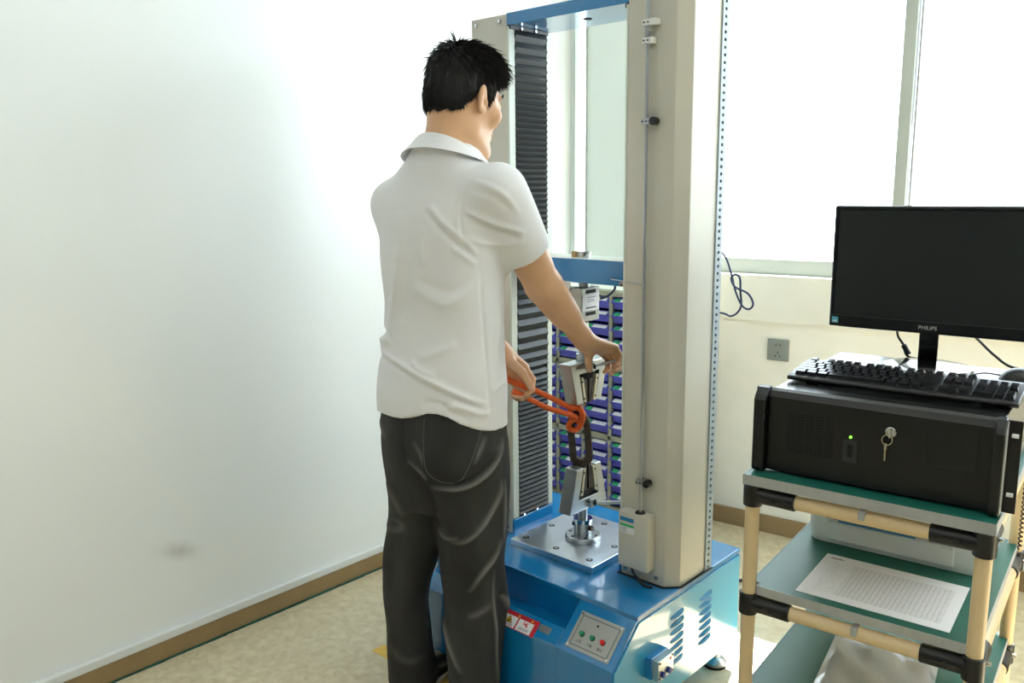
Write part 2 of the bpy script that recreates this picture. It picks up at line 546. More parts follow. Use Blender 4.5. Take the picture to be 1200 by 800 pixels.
PX0, PX1, PS0, PS1 = -1.219, -1.087, .026, .123
panel = mp(slab_on_slope(PX0, PX1, PS0, PS1, 0, .0022), 'control_panel', mat('grey control panel', (176, 178, 174), .35, .3), bevel=.0006)
ln = MB()                                        # engraved border line
e = .009
for (a0, a1, b0, b1) in ((PX0 + e, PX1 - e, PS0 + e, PS0 + e + .0014), (PX0 + e, PX1 - e, PS1 - e - .0014, PS1 - e),
                         (PX0 + e, PX0 + e + .0014, PS0 + e, PS1 - e), (PX1 - e - .0014, PX1 - e, PS0 + e, PS1 - e)):
    q = slab_on_slope(a0, a1, b0, b1, .0022, .0026)
    ln.add(q.v, q.f)
mp(ln, 'border_line', M['black_matte'], parent=panel).location = (0, 0, 0)
def stud(x, s, r, h, m, name, parent=panel, n=18, h0=.0022):
    o = MB().cyl(sl(x, s, h0), sl(x, s, h), r, r * .88, n=n).build(name, m, parent, origin=MO, bevel=.0006, smooth=40)
    return o
for x, s in ((PX0 + .006, PS0 + .006), (PX1 - .006, PS0 + .006), (PX0 + .006, PS1 - .006), (PX1 - .006, PS1 - .006)):
    stud(x, s, .0042, .0044, M['chrome'], 'panel_screw')
stud(-1.157, .0484, .0032, .0040, M['black_plastic'], 'lamp_hole')
mgreen = mat('green push button', (22, 140, 92), .35); mred = mat('red push button', (226, 40, 40), .35)
slope_rot = (math.atan2(-SLn.z, -SLn.y), 0, 0)
for x, m_, t in ((-1.188, mgreen, '上升'), (-1.156, mgreen, '下降'), (-1.124, mred, '停止')):
    ring = stud(x, .0812, .0078, .0042, M['black_plastic'], 'push_button')
    stud(x, .0812, .0064, .0105, m_, 'button_cap', parent=ring, h0=.0035)
    p = sl(x, .101, .0024)
    writing(t, 'button_lettering', M['ink'], panel, at(p), slope_rot, .0085)

# warning stickers on the ledge left of the panel
st = mp(slab_on_slope(-1.500, -1.317, .0965, .141, 0, .0006), 'warning_sticker', M['red'])
for x0, x1 in ((-1.497, -1.442), (-1.437, -1.385), (-1.380, -1.330)):
    slab_on_slope(x0, x1, .1085, .139, .0006, .0009).build('white_field', M['paper'], st, origin=MO)
tri = MB()
for k in range(4):
    x = -1.475 + k * .045
    vs = [sl(x, .099, .0008), sl(x - .004, .1055, .0008), sl(x + .004, .1055, .0008), sl(x, .099, .0011), sl(x - .004, .1055, .0011), sl(x + .004, .1055, .0011)]
    tri.add(vs, [(0, 2, 1), (3, 4, 5), (0, 1, 4, 3), (1, 2, 5, 4), (2, 0, 3, 5)])
tri.build('small_triangles', M['yellow'], st, origin=MO)
x = -1.411
def slope_poly(pts, h0, h1):
    vs = [sl(a, b_, h0) for a, b_ in pts] + [sl(a, b_, h1) for a, b_ in pts]
    n = len(pts)
    return MB().add(vs, [list(range(n))[::-1], list(range(n, 2 * n))] + [(i, (i + 1) % n, n + (i + 1) % n, n + i) for i in range(n)])
slope_poly([(x, .1095), (x - .0145, .129), (x + .0145, .129)], .0009, .0011).build('triangle_border', M['black_matte'], st, origin=MO)
slope_poly([(x, .112), (x - .0118, .1275), (x + .0118, .1275)], .0011, .0013).build('warning_triangle', M['yellow'], st, origin=MO)
slope_poly([(x - .004, .1265), (x - .004, .123), (x + .001, .123), (x + .0025, .1175), (x + .0045, .1175), (x + .0045, .1265)], .0013, .0015).build('hand_symbol', M['black_matte'], st, origin=MO)
for k in range(3):
    slope_poly([(x - .018, .131 + k * .0025), (x + .018, .131 + k * .0025), (x + .018, .132 + k * .0025), (x - .018, .132 + k * .0025)], .0009, .0011).build('caution_print', M['ink'], st, origin=MO)
x = -1.355
mk = MB()
for a0, b0, a1, b1 in ((-.011, .111, .010, .122), (-.010, .122, .011, .111), (-.012, .116, .004, .1195), (.002, .112, .006, .124), (-.006, .119, .010, .1205)):
    q = slope_poly([(x + a0, b0), (x + a0 + .003, b0 - .0008), (x + a1, b1), (x + a1 - .003, b1 + .0008)], .0009, .0011)
    mk.add(q.v, q.f)
mk.build('crush_symbol', M['red'], st, origin=MO)
for k in range(3):
    slope_poly([(x - .016, .128 + k * .003), (x + .016, .128 + k * .003), (x + .016, .129 + k * .003), (x - .016, .129 + k * .003)], .0009, .0011).build('caution_print', M['ink'], st, origin=MO)
lab = mp(slab_on_slope(-1.314, -1.276, .0985, .117, 0, .0012, ch=.003), 'name_plate', M['steel_satin'])

# thick ground plate with counterbored bolts
gp = mp(MB().box(-1.590, -1.289, 1.716, 2.018, BT, .378), 'bed_plate', M['steel'], bevel=.0015)
for (x, y) in ((-1.560, 1.752), (-1.445, 1.752), (-1.325, 1.752), (-1.560, 1.870), (-1.325, 1.870), (-1.560, 1.985), (-1.445, 1.985), (-1.325, 1.985)):
    b_ = MB().lathe([(.0095, 0), (.0095, .0006)], (x, y, .378), n=18).build('bolt_hole', M['black_matte'], gp, origin=MO)
    MB().lathe([(.006, 0), (.006, .0006)], (x, y, .3786), n=6).build('socket_bolt', M['steel_satin'], gp, origin=MO)

# columns: channel with chamfered corner, bellows on the inner side, perforated flange at the back
CY0, CY1, CT = 1.778, 1.942, 1.866
def column(xi, xo, sgn, label):
    # xi inner face, xo outer face, sgn +1 when outer is +x
    ch = .030
    poly = [(xi, CY0), (xo - sgn * ch, CY0), (xo, CY0 + ch), (xo, CY1 + .018), (xi, CY1 + .018)]
    c = mp(MB().prism(poly, 'z', BT, CT), 'column', M['cream'], bevel=.002)
    c['label'] = label
    # inner facing: pale strips either side of the black bellows
    for (y0, y1) in ((CY0, CY0 + .024), (CY1 - .002, CY1 + .018)):
        MB().box(min(xi, xi - sgn * .006), max(xi, xi - sgn * .006), y0, y1, BT + .048, CT - .034).build('guide_strip', M['cream_light'], c, origin=MO)
    bb0, bb1 = xi - sgn * .0005, xi - sgn * .003
    MB().box(min(bb0, bb1), max(bb0, bb1), CY0 + .024, CY1 - .002, BT + .045, CT - .034).build('bellows_bed', M['black_matte'], c, origin=MO)
    # bellows in two runs, above and below the crosshead
    def run(z0, z1, pitches):
        z = z0
        fold = []
        i = 0
        tot = sum(pitches)
        k = (z1 - z0) / tot
        for p in pitches:
            h = p * k
            y0, y1 = CY0 + .025, CY1 - .004
            prof = [(0, z), (.009, z + h * .5), (0, z + h)]
            bl = MB()
            pts = [(xi - sgn * (a + .002), zz) for a, zz in prof]
            bl.prism(pts + [(xi - sgn * .0005, z + h), (xi - sgn * .0005, z)], 'y', y0, y1)
            bl.build('bellows_fold', M['rubber'], c, origin=MO)
            z += h
    run(BT + .048, 1.138, [1.0] * 26 + [1.15, 1.3, 1.5, 1.7, 2.0, 2.2, 2.4, 2.4, 2.2] + [1.8, 2.0, 2.2])
    run(1.208, CT - .036, [1.0] * 26 + [1.1, 1.2, 1.3, 1.4, 1.5, 1.7, 1.9, 2.1])
    MB().box(min(xi, xi - sgn * .012), max(xi, xi - sgn * .012), CY0 + .002, CY1 - .002, CT - .040, CT - .031).build('bellows_clamp', M['black_plastic'], c, origin=MO)
    MB().box(min(xi, xi - sgn * .007), max(xi, xi - sgn * .007), CY0, CY1 + .018, BT, BT + .046).build('foot_block', M['blue'], c, origin=MO, bevel=.001)
    for yb in (CY0 + .045, CY0 + .105):
        MB().cyl((xi - sgn * .003, yb, BT + .050), (xi - sgn * .010, yb, BT + .050), .004, n=10).build('clip_screw', M['chrome'], c, origin=MO)
        MB().cyl((xi - sgn * .010, yb, CT - .036), (xi - sgn * .016, yb, CT - .036), .004, n=10).build('clip_screw', M['chrome'], c, origin=MO)
    # perforated angle at the outer rear edge: two rails and the webs between its slots
    st_ = MB()
    fx0, fx1 = (xo, xo + sgn * .004)
    fx0, fx1 = min(fx0, fx1), max(fx0, fx1)
    ya, yb = CY1 - .010, CY1 + .022
    st_.box(fx0, fx1, ya, ya + .010, BT, CT)
    st_.box(fx0, fx1, yb - .012, yb, BT, CT)
    zz = BT
    nh = 84
    pz = (CT - BT) / nh
    for k in range(nh + 1):
        z = BT + k * pz
        st_.box(fx0, fx1, ya + .010, yb - .012, max(BT, z - pz * .30), min(CT, z + pz * .30))
    s1 = st_.build('perforated_strip', mat('pale blue grey strip', (166, 178, 186), .45) if 'strip' not in M else M['strip'], c, origin=MO)
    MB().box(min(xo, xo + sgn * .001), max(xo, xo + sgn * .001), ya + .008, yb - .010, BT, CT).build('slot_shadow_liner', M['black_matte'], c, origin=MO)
    return c
M['strip'] = mat('pale blue grey strip', (166, 178, 186), .45)
rc = column(-1.236, -1.070, 1, 'cream column carrying the limit switch rod and switch box')
lc = column(-1.638, -1.804, -1, 'cream column behind the man with black bellows')
for x, z in ((-1.755, 1.848), (-1.665, 1.850), (-1.655, .378)):
    MB().cyl((x, CY0, z), (x, CY0 - .005, z), .0055, n=14).build('column_bolt', M['chrome'], lc, origin=MO, bevel=.001)
for x, z in ((-1.222, .378), (-1.122, .382), (-1.222, 1.85)):
    MB().cyl((x, CY0, z), (x, CY0 - .005, z), .0055, n=14).build('column_bolt', M['chrome'], rc, origin=MO, bevel=.001)
MB().prism([(-1.245, 1.770), (-1.1, 1.770), (-1.062, 1.806), (-1.062, 1.966), (-1.245, 1.966)], 'z', BT, BT + .002).build('gasket', M['black_matte'], rc, origin=MO)

# top beam and moving crosshead
beam = MB().box(-1.640, -1.236, CY0, CY1 + .018, CT - .030, CT + .002)
bm_ = mp(beam, 'top_beam', M['blue'], bevel=.0015)
MB().lathe([(.012, 0), (.012, .001)], (-1.43, 1.868, CT - .0312), n=20).build('beam_hole', M['black_matte'], bm_, origin=MO)
cross = mp(MB().box(-1.632, -1.242, 1.812, 1.925, 1.140, 1.205), 'crosshead', M['blue'], bevel=.002)
MB().box(-1.632, -1.242, 1.812, 1.925, 1.2052, 1.2058).build('top_glare', M['cream_light'], cross, origin=MO)  # pale sheet stands in for glare on the crosshead top
GX, GY = -1.430, 1.858
MB().lathe([(.018, 0), (.018, .016), (.014, .018)], (GX, GY, 1.205)).build('load_stud_nut', M['chrome'], cross, origin=MO, smooth=40)
MB().box(GX - .035, GX - .021, GY - .012, GY + .002, 1.205, 1.222).build('spacer_block', mat('wooden spacer', (186, 152, 98), .7), cross, origin=MO)
MB().box(-1.492, -1.440, 1.806, 1.811, 1.116, 1.142).build('white_tab', M['white_plastic'], cross, origin=MO)
# limit rod trip arm reaching out of the crosshead
arm = MB().tube([(-1.300, 1.806, 1.158), (-1.20, 1.765, 1.159), (-1.166, 1.752, 1.157), (-1.158, 1.752, 1.156)], .0018, n=8)
ta = arm.build('trip_arm', M['steel_satin'], cross, origin=MO, smooth=50)
MB().box(-1.270, -1.240, 1.799, 1.812, 1.141, 1.152).build('arm_clamp', M['steel_satin'], cross, origin=MO, bevel=.001)
for xk in (-1.262, -1.25):
    MB().cyl((xk, 1.799, 1.1465), (xk, 1.797, 1.1465), .003, n=10).build('clamp_screw', M['black_plastic'], cross, origin=MO)

# limit rod, stops and switch box on the right column
rod = mp(MB().cyl((-1.166, 1.762, .55), (-1.170, 1.762, CT), .0042, n=14), 'limit_rod', M['steel_satin'], smooth=40)
def clamp(z, knob, w=.026):
    c = MB().box(-1.168 - .012, -1.168 + .008 + (w - .02), 1.754, 1.777, z - .007, z + .007).build('rod_clamp', M['white_plastic'] if not knob else M['steel_satin'], rod, origin=MO, bevel=.001)
    for dx in (-.007, .004):
        MB().cyl((-1.168 + dx, 1.754, z), (-1.168 + dx, 1.7525, z), .0022, n=8).build('clamp_screw', M['black_plastic'], rod, origin=MO)
    if knob:
        MB().cyl((-1.160, 1.764, z), (-1.150, 1.764, z), .004, n=10).build('knob_shaft', M['steel_satin'], rod, origin=MO)
        MB().cyl((-1.147, 1.772, z), (-1.147, 1.752, z), .010, n=20).build('stop_knob', M['black_plastic'], rod, origin=MO, bevel=.002)
for z, k in ((1.779, 0), (1.738, 0), (1.552, 1), (.640, 1)):
    clamp(z, k, .036 if z > 1.77 else .026)
hx = [(-1.1695 + .0062 * math.cos(a * .7), 1.762 + .0062 * math.sin(a * .7), 1.745 + a * .00033) for a in range(82)]
MB().tube(hx, .0011, n=6).build('rod_spring', M['steel_satin'], rod, origin=MO, smooth=60)
sw = mp(MB().prism([(-1.222, 1.742), (-1.130, 1.742), (-1.130, 1.7775), (-1.222, 1.7775)], 'z', .402, .556), 'switch_box', M['cream'], bevel=.0025)
MB().lathe([(.014, 0), (.012, .003)], (-1.166, 1.760, .556)).build('rod_grommet', M['black_plastic'], sw, origin=MO)
bl = MB().box(-1.216, -1.174, 1.7412, 1.742, .530, .541).build('blue_label', mat('blue label', (44, 132, 190), .5), sw, origin=MO)
MB().box(-1.216, -1.172, 1.7412, 1.742, .497, .523).build('inspection_label', M['paper'], sw, origin=MO)
MB().box(-1.216, -1.172, 1.7408, 1.7412, .516, .523).build('label_header', M['green_sticker'], sw, origin=MO)
for k, w in enumerate((.020, .016, .018)):
    MB().box(-1.213, -1.213 + w, 1.7408, 1.7412, .511 - k * .005, .5122 - k * .005).build('label_print', M['ink'], sw, origin=MO)
cabp = smooth_curve([(-1.19, 1.757, .402), (-1.178, 1.752, .385), (-1.16, 1.752, .372), (-1.138, 1.748, .364), (-1.12, 1.755, .3625)], 6)
mp(MB().tube(cabp, .0035, n=8), 'switch_cable', M['cable_black'], smooth=60)

# grips -----------------------------------------------------------
def grip(name, z0, z1, flip, label):
    """wedge grip: two slanting side blocks with a V pocket, open towards +x.  z0 wide end, z1 jaw end"""
    g = empty(name, at((GX, GY, z0)), 0.0)
    g.parent = mach
    g['label'] = label
    s = 1 if z1 > z0 else -1
    Hh = abs(z1 - z0)
    dx = .0215                                   # half thickness along x
    wb, wt = .088, .056                          # half widths (y) at wide and jaw end
    def Z(t): return s * t * Hh
    # outline in (y,z): trapezoid with V pocket cut from the jaw end
    body = MB()
    outer = [(-wb, Z(0)), (wb, Z(0)), (wt, Z(1)), (.026, Z(1)), (.046, Z(.27)), (-.046, Z(.27)), (-.026, Z(1)), (-wt, Z(1))]
    left = [outer[0], (0, Z(0)), (0, Z(.27)), outer[5], outer[6], outer[7]]
    right = [(0, Z(0)), outer[1], outer[2], outer[3], outer[4], (0, Z(.27))]
    body.prism(left, 'x', -dx, dx)
    body.prism(right, 'x', -dx, dx)
    body.build('grip_body', M['steel_satin'], g, bevel=.0022)
    MB().prism([(-.046, Z(.27)), (.046, Z(.27)), (.026, Z(1)), (-.026, Z(1))], 'x', -dx + .0005, -dx + .004).build('back_plate', M['black_matte'], g)
    MB().prism([(-.044, Z(.275)), (.044, Z(.275)), (.038, Z(.46)), (-.038, Z(.46))], 'x', -dx + .005, dx - .010).build('pocket_slide', M['black_matte'], g)
    for q in (-1, 1):                            # serrated jaws and their retaining rails
        MB().prism([(q * .0045, Z(.44)), (q * .024, Z(.44)), (q * .015, Z(1.02)), (q * .0045, Z(1.02))], 'x', -dx + .006, dx - .004).build('jaw', M['dark_steel'], g, bevel=.0008)
        MB().prism([(q * .030, Z(.36)), (q * .039, Z(.36)), (q * .0245, Z(.97)), (q * .0165, Z(.97))], 'x', -dx + .006, dx + .0015).build('jaw_rail', M['jaw_rail'], g)
        for t in (.46, .88):
            yq = q * (.038 - .0145 * (t - .36) / .6)
            MB().cyl((dx, yq, Z(t)), (dx + .003, yq, Z(t)), .0028, n=10).build('rail_screw', M['black_plastic'], g)
    # spindle block, clevis and lever
    zl = Z(.13)
    MB().cyl((-dx - .002, 0, zl), (dx + .012, 0, zl), .0075, n=16).build('spindle', M['chrome'], g, smooth=40)
    MB().cyl((dx + .008, 0, zl - .013), (dx + .008, 0, zl + .013), .008, n=6).build('spindle_nut', M['steel_satin'], g, bevel=.001)
    for yq in (-.012, .014):
        MB().cyl((dx, yq, zl + .006), (dx + .003, yq, zl + .006), .003, n=10).build('clevis_screw', M['black_plastic'], g)
    return g
lowg = grip('lower_grip', .478, .606, False, 'lower wedge grip holding the forged link')
upg = grip('upper_grip', .915, .796, True, 'upper wedge grip under the load cell, its lever pulled by the man')
def lever(g, p, ang_z, up, L):
    d = Vector((math.cos(ang_z) * math.cos(up), math.sin(ang_z) * math.cos(up), math.sin(up)))
    p = Vector(p)
    lv = MB().cyl(p, p + d * L, .0048, n=14).build('lever', M['steel_satin'], g, smooth=40)
    MB().cyl(p - d * .004, p + d * .014, .0085, n=14).build('lever_socket', M['black_plastic'], lv, bevel=.001)
lever(lowg, (.028, .004, .128 * .13), R(42), R(0), .19)
lever(upg, (.026, .000, -.119 * .13 - .002), R(35), R(17), .185)
# spindle flange below the lower grip
fl = mp(MB().lathe([(.050, 0), (.052, .002), (.052, .013), (.050, .015), (.026, .016), (.026, .058), (.024, .060), (.014, .060), (.014, .102)], (GX, GY, .378)), 'spindle_flange', M['steel_satin'], smooth=35)
MB().lathe([(.0275, 0), (.0275, .012)], (GX, GY, .430)).build('lock_ring', M['chrome'], fl, origin=MO, smooth=35)
MB().cyl((GX - .035, GY, .416), (GX + .035, GY, .416), .0075, n=14).build('cross_pin', M['dark_steel'], fl, origin=MO, smooth=40)
for k in range(6):
    a = k * math.pi / 3 + .3
    MB().lathe([(.0042, 0), (.0042, .001)], (GX + .040 * math.cos(a), GY + .040 * math.sin(a), .393), n=12).build('flange_hole', M['black_matte'], fl, origin=MO)
# load cell hanging from the crosshead
lcx = mp(MB().box(GX - .016, GX + .024, GY - .044, GY + .040, 1.030, 1.124), 'load_cell', mat('grey load cell', (176, 178, 170), .4, .4), bevel=.002)
MB().cyl((GX, GY, 1.122), (GX, GY, 1.142), .015, n=20).build('upper_stud', M['steel_satin'], lcx, origin=MO)
MB().cyl((GX, GY, .912), (GX, GY, 1.024), .014, n=20).build('lower_stud', M['white_plastic'], lcx, origin=MO, smooth=40)
MB().cyl((GX, GY, .912), (GX, GY, .934), .022, n=20).build('lock_ring', M['steel_satin'], lcx, origin=MO, smooth=40)
for z0 in (1.108, 1.046):
    MB().box(GX + .0235, GX + .0246, GY - .024, GY + .022, z0, z0 + .010).build('slot', M['black_matte'], lcx, origin=MO)
MB().box(GX + .0246, GX + .0252, GY - .038, GY + .036, 1.060, 1.107).build('calibration_label', M['paper'], lcx, origin=MO)
for k, (w, h) in enumerate(((.038, .0016), (.028, .0012), (.034, .0012), (.048, .0036))):
    z = (1.096, 1.090, 1.085, 1.066)[k]
    MB().box(GX + .0252, GX + .0254, GY - w / 2, GY + w / 2, z, z + h).build('label_print', M['ink'], lcx, origin=MO)
MB().cyl((GX + .006, GY + .039, 1.083), (GX + .012, GY + .056, 1.086), .006, n=12).build('cable_gland', M['cream_light'], lcx, origin=MO)
cc = smooth_curve([(GX + .018, GY + .052, 1.086), (GX + .03, GY + .075, 1.094), (GX + .045, GY + .085, 1.115), (GX + .052, GY + .066, 1.141)], 6)
MB().tube(cc, .0035, n=8).build('load_cell_cable', M['cable_blue'], lcx, origin=MO, smooth=60)

# forged link clamped in the lower grip (a separate specimen)
LK = Vector((GX, GY, .566))
link = empty('forged_link', LK, label='dark forged steel link standing in the lower grip', cat='link')
tilt = Matrix.Rotation(R(-5), 4, Vector((-.755, .656, 0))) @ Matrix.Rotation(R(38), 4, 'Z')
def ring_pts(hw, z0, z1, k=8):
    pts = []
    for i in range(k + 1):
        a = math.pi * i / k
        pts.append((hw * math.cos(a), z1 + hw * 1.3 * math.sin(a)))
    for i in range(k + 1):
        a = math.pi + math.pi * i / k
        pts.append((hw * math.cos(a), z0 + hw * .9 * math.sin(a)))
    return pts
def link_mesh():
    o_, i_ = ring_pts(.034, .064, .160), ring_pts(.0135, .070, .152)
    t0 = .009
    mb = MB()
    n = len(o_)
    vs = [(p[0], -t0, p[1]) for p in o_] + [(p[0], -t0, p[1]) for p in i_] + [(p[0], t0, p[1]) for p in o_] + [(p[0], t0, p[1]) for p in i_]
    fs = []
    for i in range(n):
        j = (i + 1) % n
        fs += [(i, j, n + j, n + i), (2 * n + i, 3 * n + i, 3 * n + j, 2 * n + j), (i, 2 * n + i, 2 * n + j, j), (n + i, n + j, 3 * n + j, 3 * n + i)]
    mb.add(vs, fs)
    return mb
link_mesh().xform(tilt).build('link_ring', M['dark_steel'], link, bevel=.0035, smooth=40)
MB().prism([(-.013, .045), (.013, .045), (.0035, .030), (.0035, -.05), (-.0035, -.05), (-.0035, .030)], 'x', -.008, .008).build('link_shank', M['dark_steel'], link, bevel=.001)

# ------------------------------------------------------------------ small parts cabinet with blue bins behind the machine
CX0, CX1, CYF, CYB = -2.362, -1.665, 2.70, 2.925
pc = empty('parts_cabinet', ((CX0 + CX1) / 2, (CYF + CYB) / 2, 0), label='olive grey parts cabinet with rows of small blue bins behind the machine', cat='cabinet')
PO = tuple(pc.location)
fr = MB()
fr.box(CX0, CX1, CYB - .004, CYB, 0, .99)
fr.box(CX0, CX0 + .008, CYF, CYB, 0, .99); fr.box(CX1 - .008, CX1, CYF, CYB, 0, .99)
fr.box(CX0, CX1, CYF, CYB, .97, .99); fr.box(CX0, CX1, CYF, CYB, 0, .094)
pitch_x = (CX1 - CX0 - .016) / 5
for k in range(1, 5):
    xk = CX0 + .008 + pitch_x * k
    fr.box(xk - .008, xk + .008, CYF, CYB, .094, .97)
groups = [(.690, .970), (.398, .668), (.100, .375)]
for z0, z1 in ((.668, .690), (.375, .398)):
    fr.box(CX0, CX1, CYF, CYB, z0, z1)
fr.build('cabinet_frame', M['cabinet_grey'], pc, origin=PO, bevel=.0015)
MB().box(CX0 + .01, CX1 - .01, CYF + .02, CYB - .01, .9905, .995).build('lit_top', M['cream_light'], pc, origin=PO)  # cream sheet stands in for light falling on the cabinet top
# one bin: front, sloping card ledge, sides, floor
bw = pitch_x - .020
bh = .050
def bin_mesh():
    m_ = MB()
    w = bw / 2
    d = .17
    front = [(0, 0), (.004, 0), (.004, .026), (.018, .044), (.015, .046), (-.012, .031), (-.012, .027), (0, .025)]
    m_.prism(front, 'x', -w, w)
    m_.box(-w, w, 0, d, 0, .003)
    m_.box(-w, -w + .003, 0, d, 0, .046); m_.box(w - .003, w, 0, d, 0, .046)
    m_.prism([(-.014, .026), (-.012, .031), (.018, .048), (.018, .040)], 'x', -w - .004, -w)
    m_.prism([(-.014, .026), (-.012, .031), (.018, .048), (.018, .040)], 'x', w, w + .004)
    m_.box(-w, w, d, d + .003, 0, .046)
    return m_
bmsh = bin_mesh().mesh('bin', M['bin_blue'])
def card_mesh(x0, x1, m_, name, h=0.0006):
    a, b_ = Vector((0, -.0095, .0328)), Vector((0, .0075, .0423))
    nrm = Vector((0, -(b_ - a).z, (b_ - a).y)).normalized()
    vs = []
    for hh in (0.0001, h):
        for p, x in ((a, x0), (a, x1), (b_, x1), (b_, x0)):
            q = p + nrm * hh
            vs.append((x, q.y, q.z))
    return MB().add(vs, [(0, 3, 2, 1), (4, 5, 6, 7), (0, 1, 5, 4), (1, 2, 6, 5), (2, 3, 7, 6), (3, 0, 4, 7)]).mesh(name, m_)
w = bw / 2
cg = card_mesh(-w + .006, -w + .034, M['green_sticker'], 'green_card')
cw = card_mesh(-w + .036, w - .010, M['paper'], 'paper_card')
cwl = card_mesh(-w + .006, w - .006, M['paper'], 'paper_card')
white_only = {(2, 5), (2, 6), (3, 7), (3, 8), (3, 9), (3, 5 + 14), (2, 12)}
for c_ in range(5):
    r_ = 0
    for gi, (z0, z1) in enumerate(groups):
        hz = (z1 - z0) / 5
        for k in range(5):
            zz = z1 - hz * (k + 1) + .004
            x = CX0 + .008 + pitch_x * (c_ + .5)
            bn = bpy.data.objects.new('bin', bmsh); COL.objects.link(bn); bn.parent = pc
            bn.location = (x - PO[0], CYF + .006 - PO[1], zz)
            wo = (c_, r_) in white_only
            if not wo:
                inst_ = bpy.data.objects.new('green_card', cg); COL.objects.link(inst_); inst_.parent = bn
            i2 = bpy.data.objects.new('paper_card', cwl if wo else cw); COL.objects.link(i2); i2.parent = bn
            r_ += 1
# bags of small metal parts lying in one of the open bins
def parts_bag(x, z, label):
    o = MB()
    rnd = random.Random(int(x * -1000))
    for k in range(7):
        cx, cy = x + rnd.uniform(-.03, .035), CYF + rnd.uniform(.01, .05)
        o.cyl((cx, cy, z), (cx + rnd.uniform(-.008, .008), cy, z + rnd.uniform(.006, .014)), .006, n=8)
    return tag(o.build('bag_of_fittings', mat('grey metal fittings', (128, 132, 134), .35, .7)), label, 'fittings')
parts_bag(-1.893, .900, 'handful of grey metal fittings heaped in an upper blue bin')

# ------------------------------------------------------------------ pipe-framed cart with computer
CA = R(5.4)
CU = Vector((math.cos(CA), math.sin(CA), 0)); CV = Vector((-math.sin(CA), math.cos(CA), 0))
def uvw(u, v, z):
    p = CU * u + CV * v
    return Vector((p.x, p.y, z))
UC, VC = -.405, 1.94
ORG = (UC, VC, 0)
cart = empty('cart', uvw(UC, VC, 0), CA, label='tall cream pipe cart with green topped shelves and black joints', cat='cart')
UL, URR, VF, VB = -.622, -.184, 1.668, 2.245
LEGR = .0152
legs = [(UL, VF), (URR, VF), (UL, VB), (URR, VB)]
for (u, v) in legs:
    lg = MB().cyl((u, v, .085), (u, v, .775), LEGR, n=24).build('leg', M['tan_pipe'], cart, origin=ORG, smooth=40)
    cs = MB().box(u - .012, u + .012, v - .014, v + .014, .062, .086).build('caster', M['black_plastic'], cart, origin=ORG, bevel=.002)
    for q in (-1, 1):
        MB().box(u + q * .012 - .0015, u + q * .012 + .0015, v - .016, v + .016, .02, .07).build('caster_fork', M['steel_satin'], cs, origin=ORG)
    MB().cyl((u - .010, v, .033), (u + .010, v, .033), .033, n=28).build('caster_wheel', M['black_matte'], cs, origin=ORG, bevel=.003)
shelves = [.300, .545, .796]
ZT = .795
def shelf(z, u0, u1, v0, v1, th, notch=0.0):
    """board, green top and aluminium edging; notch cuts the corners out around the legs"""
    def outline(g):
        a0, a1, b0, b1 = u0 - g, u1 + g, v0 - g, v1 + g
        if not notch:
            return [(a0, b0), (a1, b0), (a1, b1), (a0, b1)]
        n_ = notch
        return [(a0 + n_, b0), (a1 - n_, b0), (a1 - n_, b0 + n_), (a1, b0 + n_), (a1, b1 - n_), (a1 - n_, b1 - n_), (a1 - n_, b1), (a0 + n_, b1), (a0 + n_, b1 - n_), (a0, b1 - n_), (a0, b0 + n_), (a0 + n_, b0 + n_)]
    s_ = MB().prism(outline(0), 'z', z - th, z - .002).build('shelf', M['board'], cart, origin=ORG)
    MB().prism(outline(0), 'z', z - .002, z).build('green_top', M['green_mat'], s_, origin=ORG)
    o_, i_ = outline(.0015), outline(0)
    n_ = len(o_)
    for k in range(n_):
        q = (k + 1) % n_
        MB().prism([o_[k], o_[q], i_[q], i_[k]], 'z', z - th - .001, z + .0012).build('edge_trim', M['alu'], s_, origin=ORG)
    return s_
M['board'] = mat('shelf board', (196, 190, 170), .5)
shelf(shelves[0], UL - .001, URR + .004, VF - .003, VB + .003, .018, notch=.020)
shelf(shelves[1], UL - .001, URR + .004, VF - .003, VB + .003, .018, notch=.020)
shelf(ZT, UL - .016, URR + .016, VF - .016, VB + .016, .020)
def joint(u, v, z, su, sv):
    """black two-arm pipe joint around a leg: sleeve, arm along u, arm along v, bolts"""
    j = MB().cyl((u, v, z - .024), (u, v, z + .024), LEGR + .005, n=24).build('pipe_joint', M['black_plastic'], cart, origin=ORG, bevel=.002, smooth=40)
    MB().cyl((u, v, z), (u + su * .092, v, z), .0188, n=22).build('joint_arm', M['black_plastic'], j, origin=ORG, bevel=.002, smooth=40)
    MB().cyl((u, v, z), (u, v + sv * .092, z), .0188, n=22).build('joint_arm', M['black_plastic'], j, origin=ORG, bevel=.002, smooth=40)
    MB().box(u + su * .02 - .0 if su > 0 else u - .085, u + .085 if su > 0 else u - .02, v - .0205, v + .0205, z - .003, z + .003).build('joint_flange', M['black_plastic'], j, origin=ORG, bevel=.001)
    MB().cyl((u + su * .045, v - .018, z), (u + su * .045, v - .024, z), .006, n=6).build('joint_bolt', M['black_plastic'], j, origin=ORG)
    MB().cyl((u - su * .018, v + sv * .02, z + .006), (u - su * .026, v + sv * .02, z + .006), .005, n=10).build('joint_bolt', M['chrome'], j, origin=ORG)
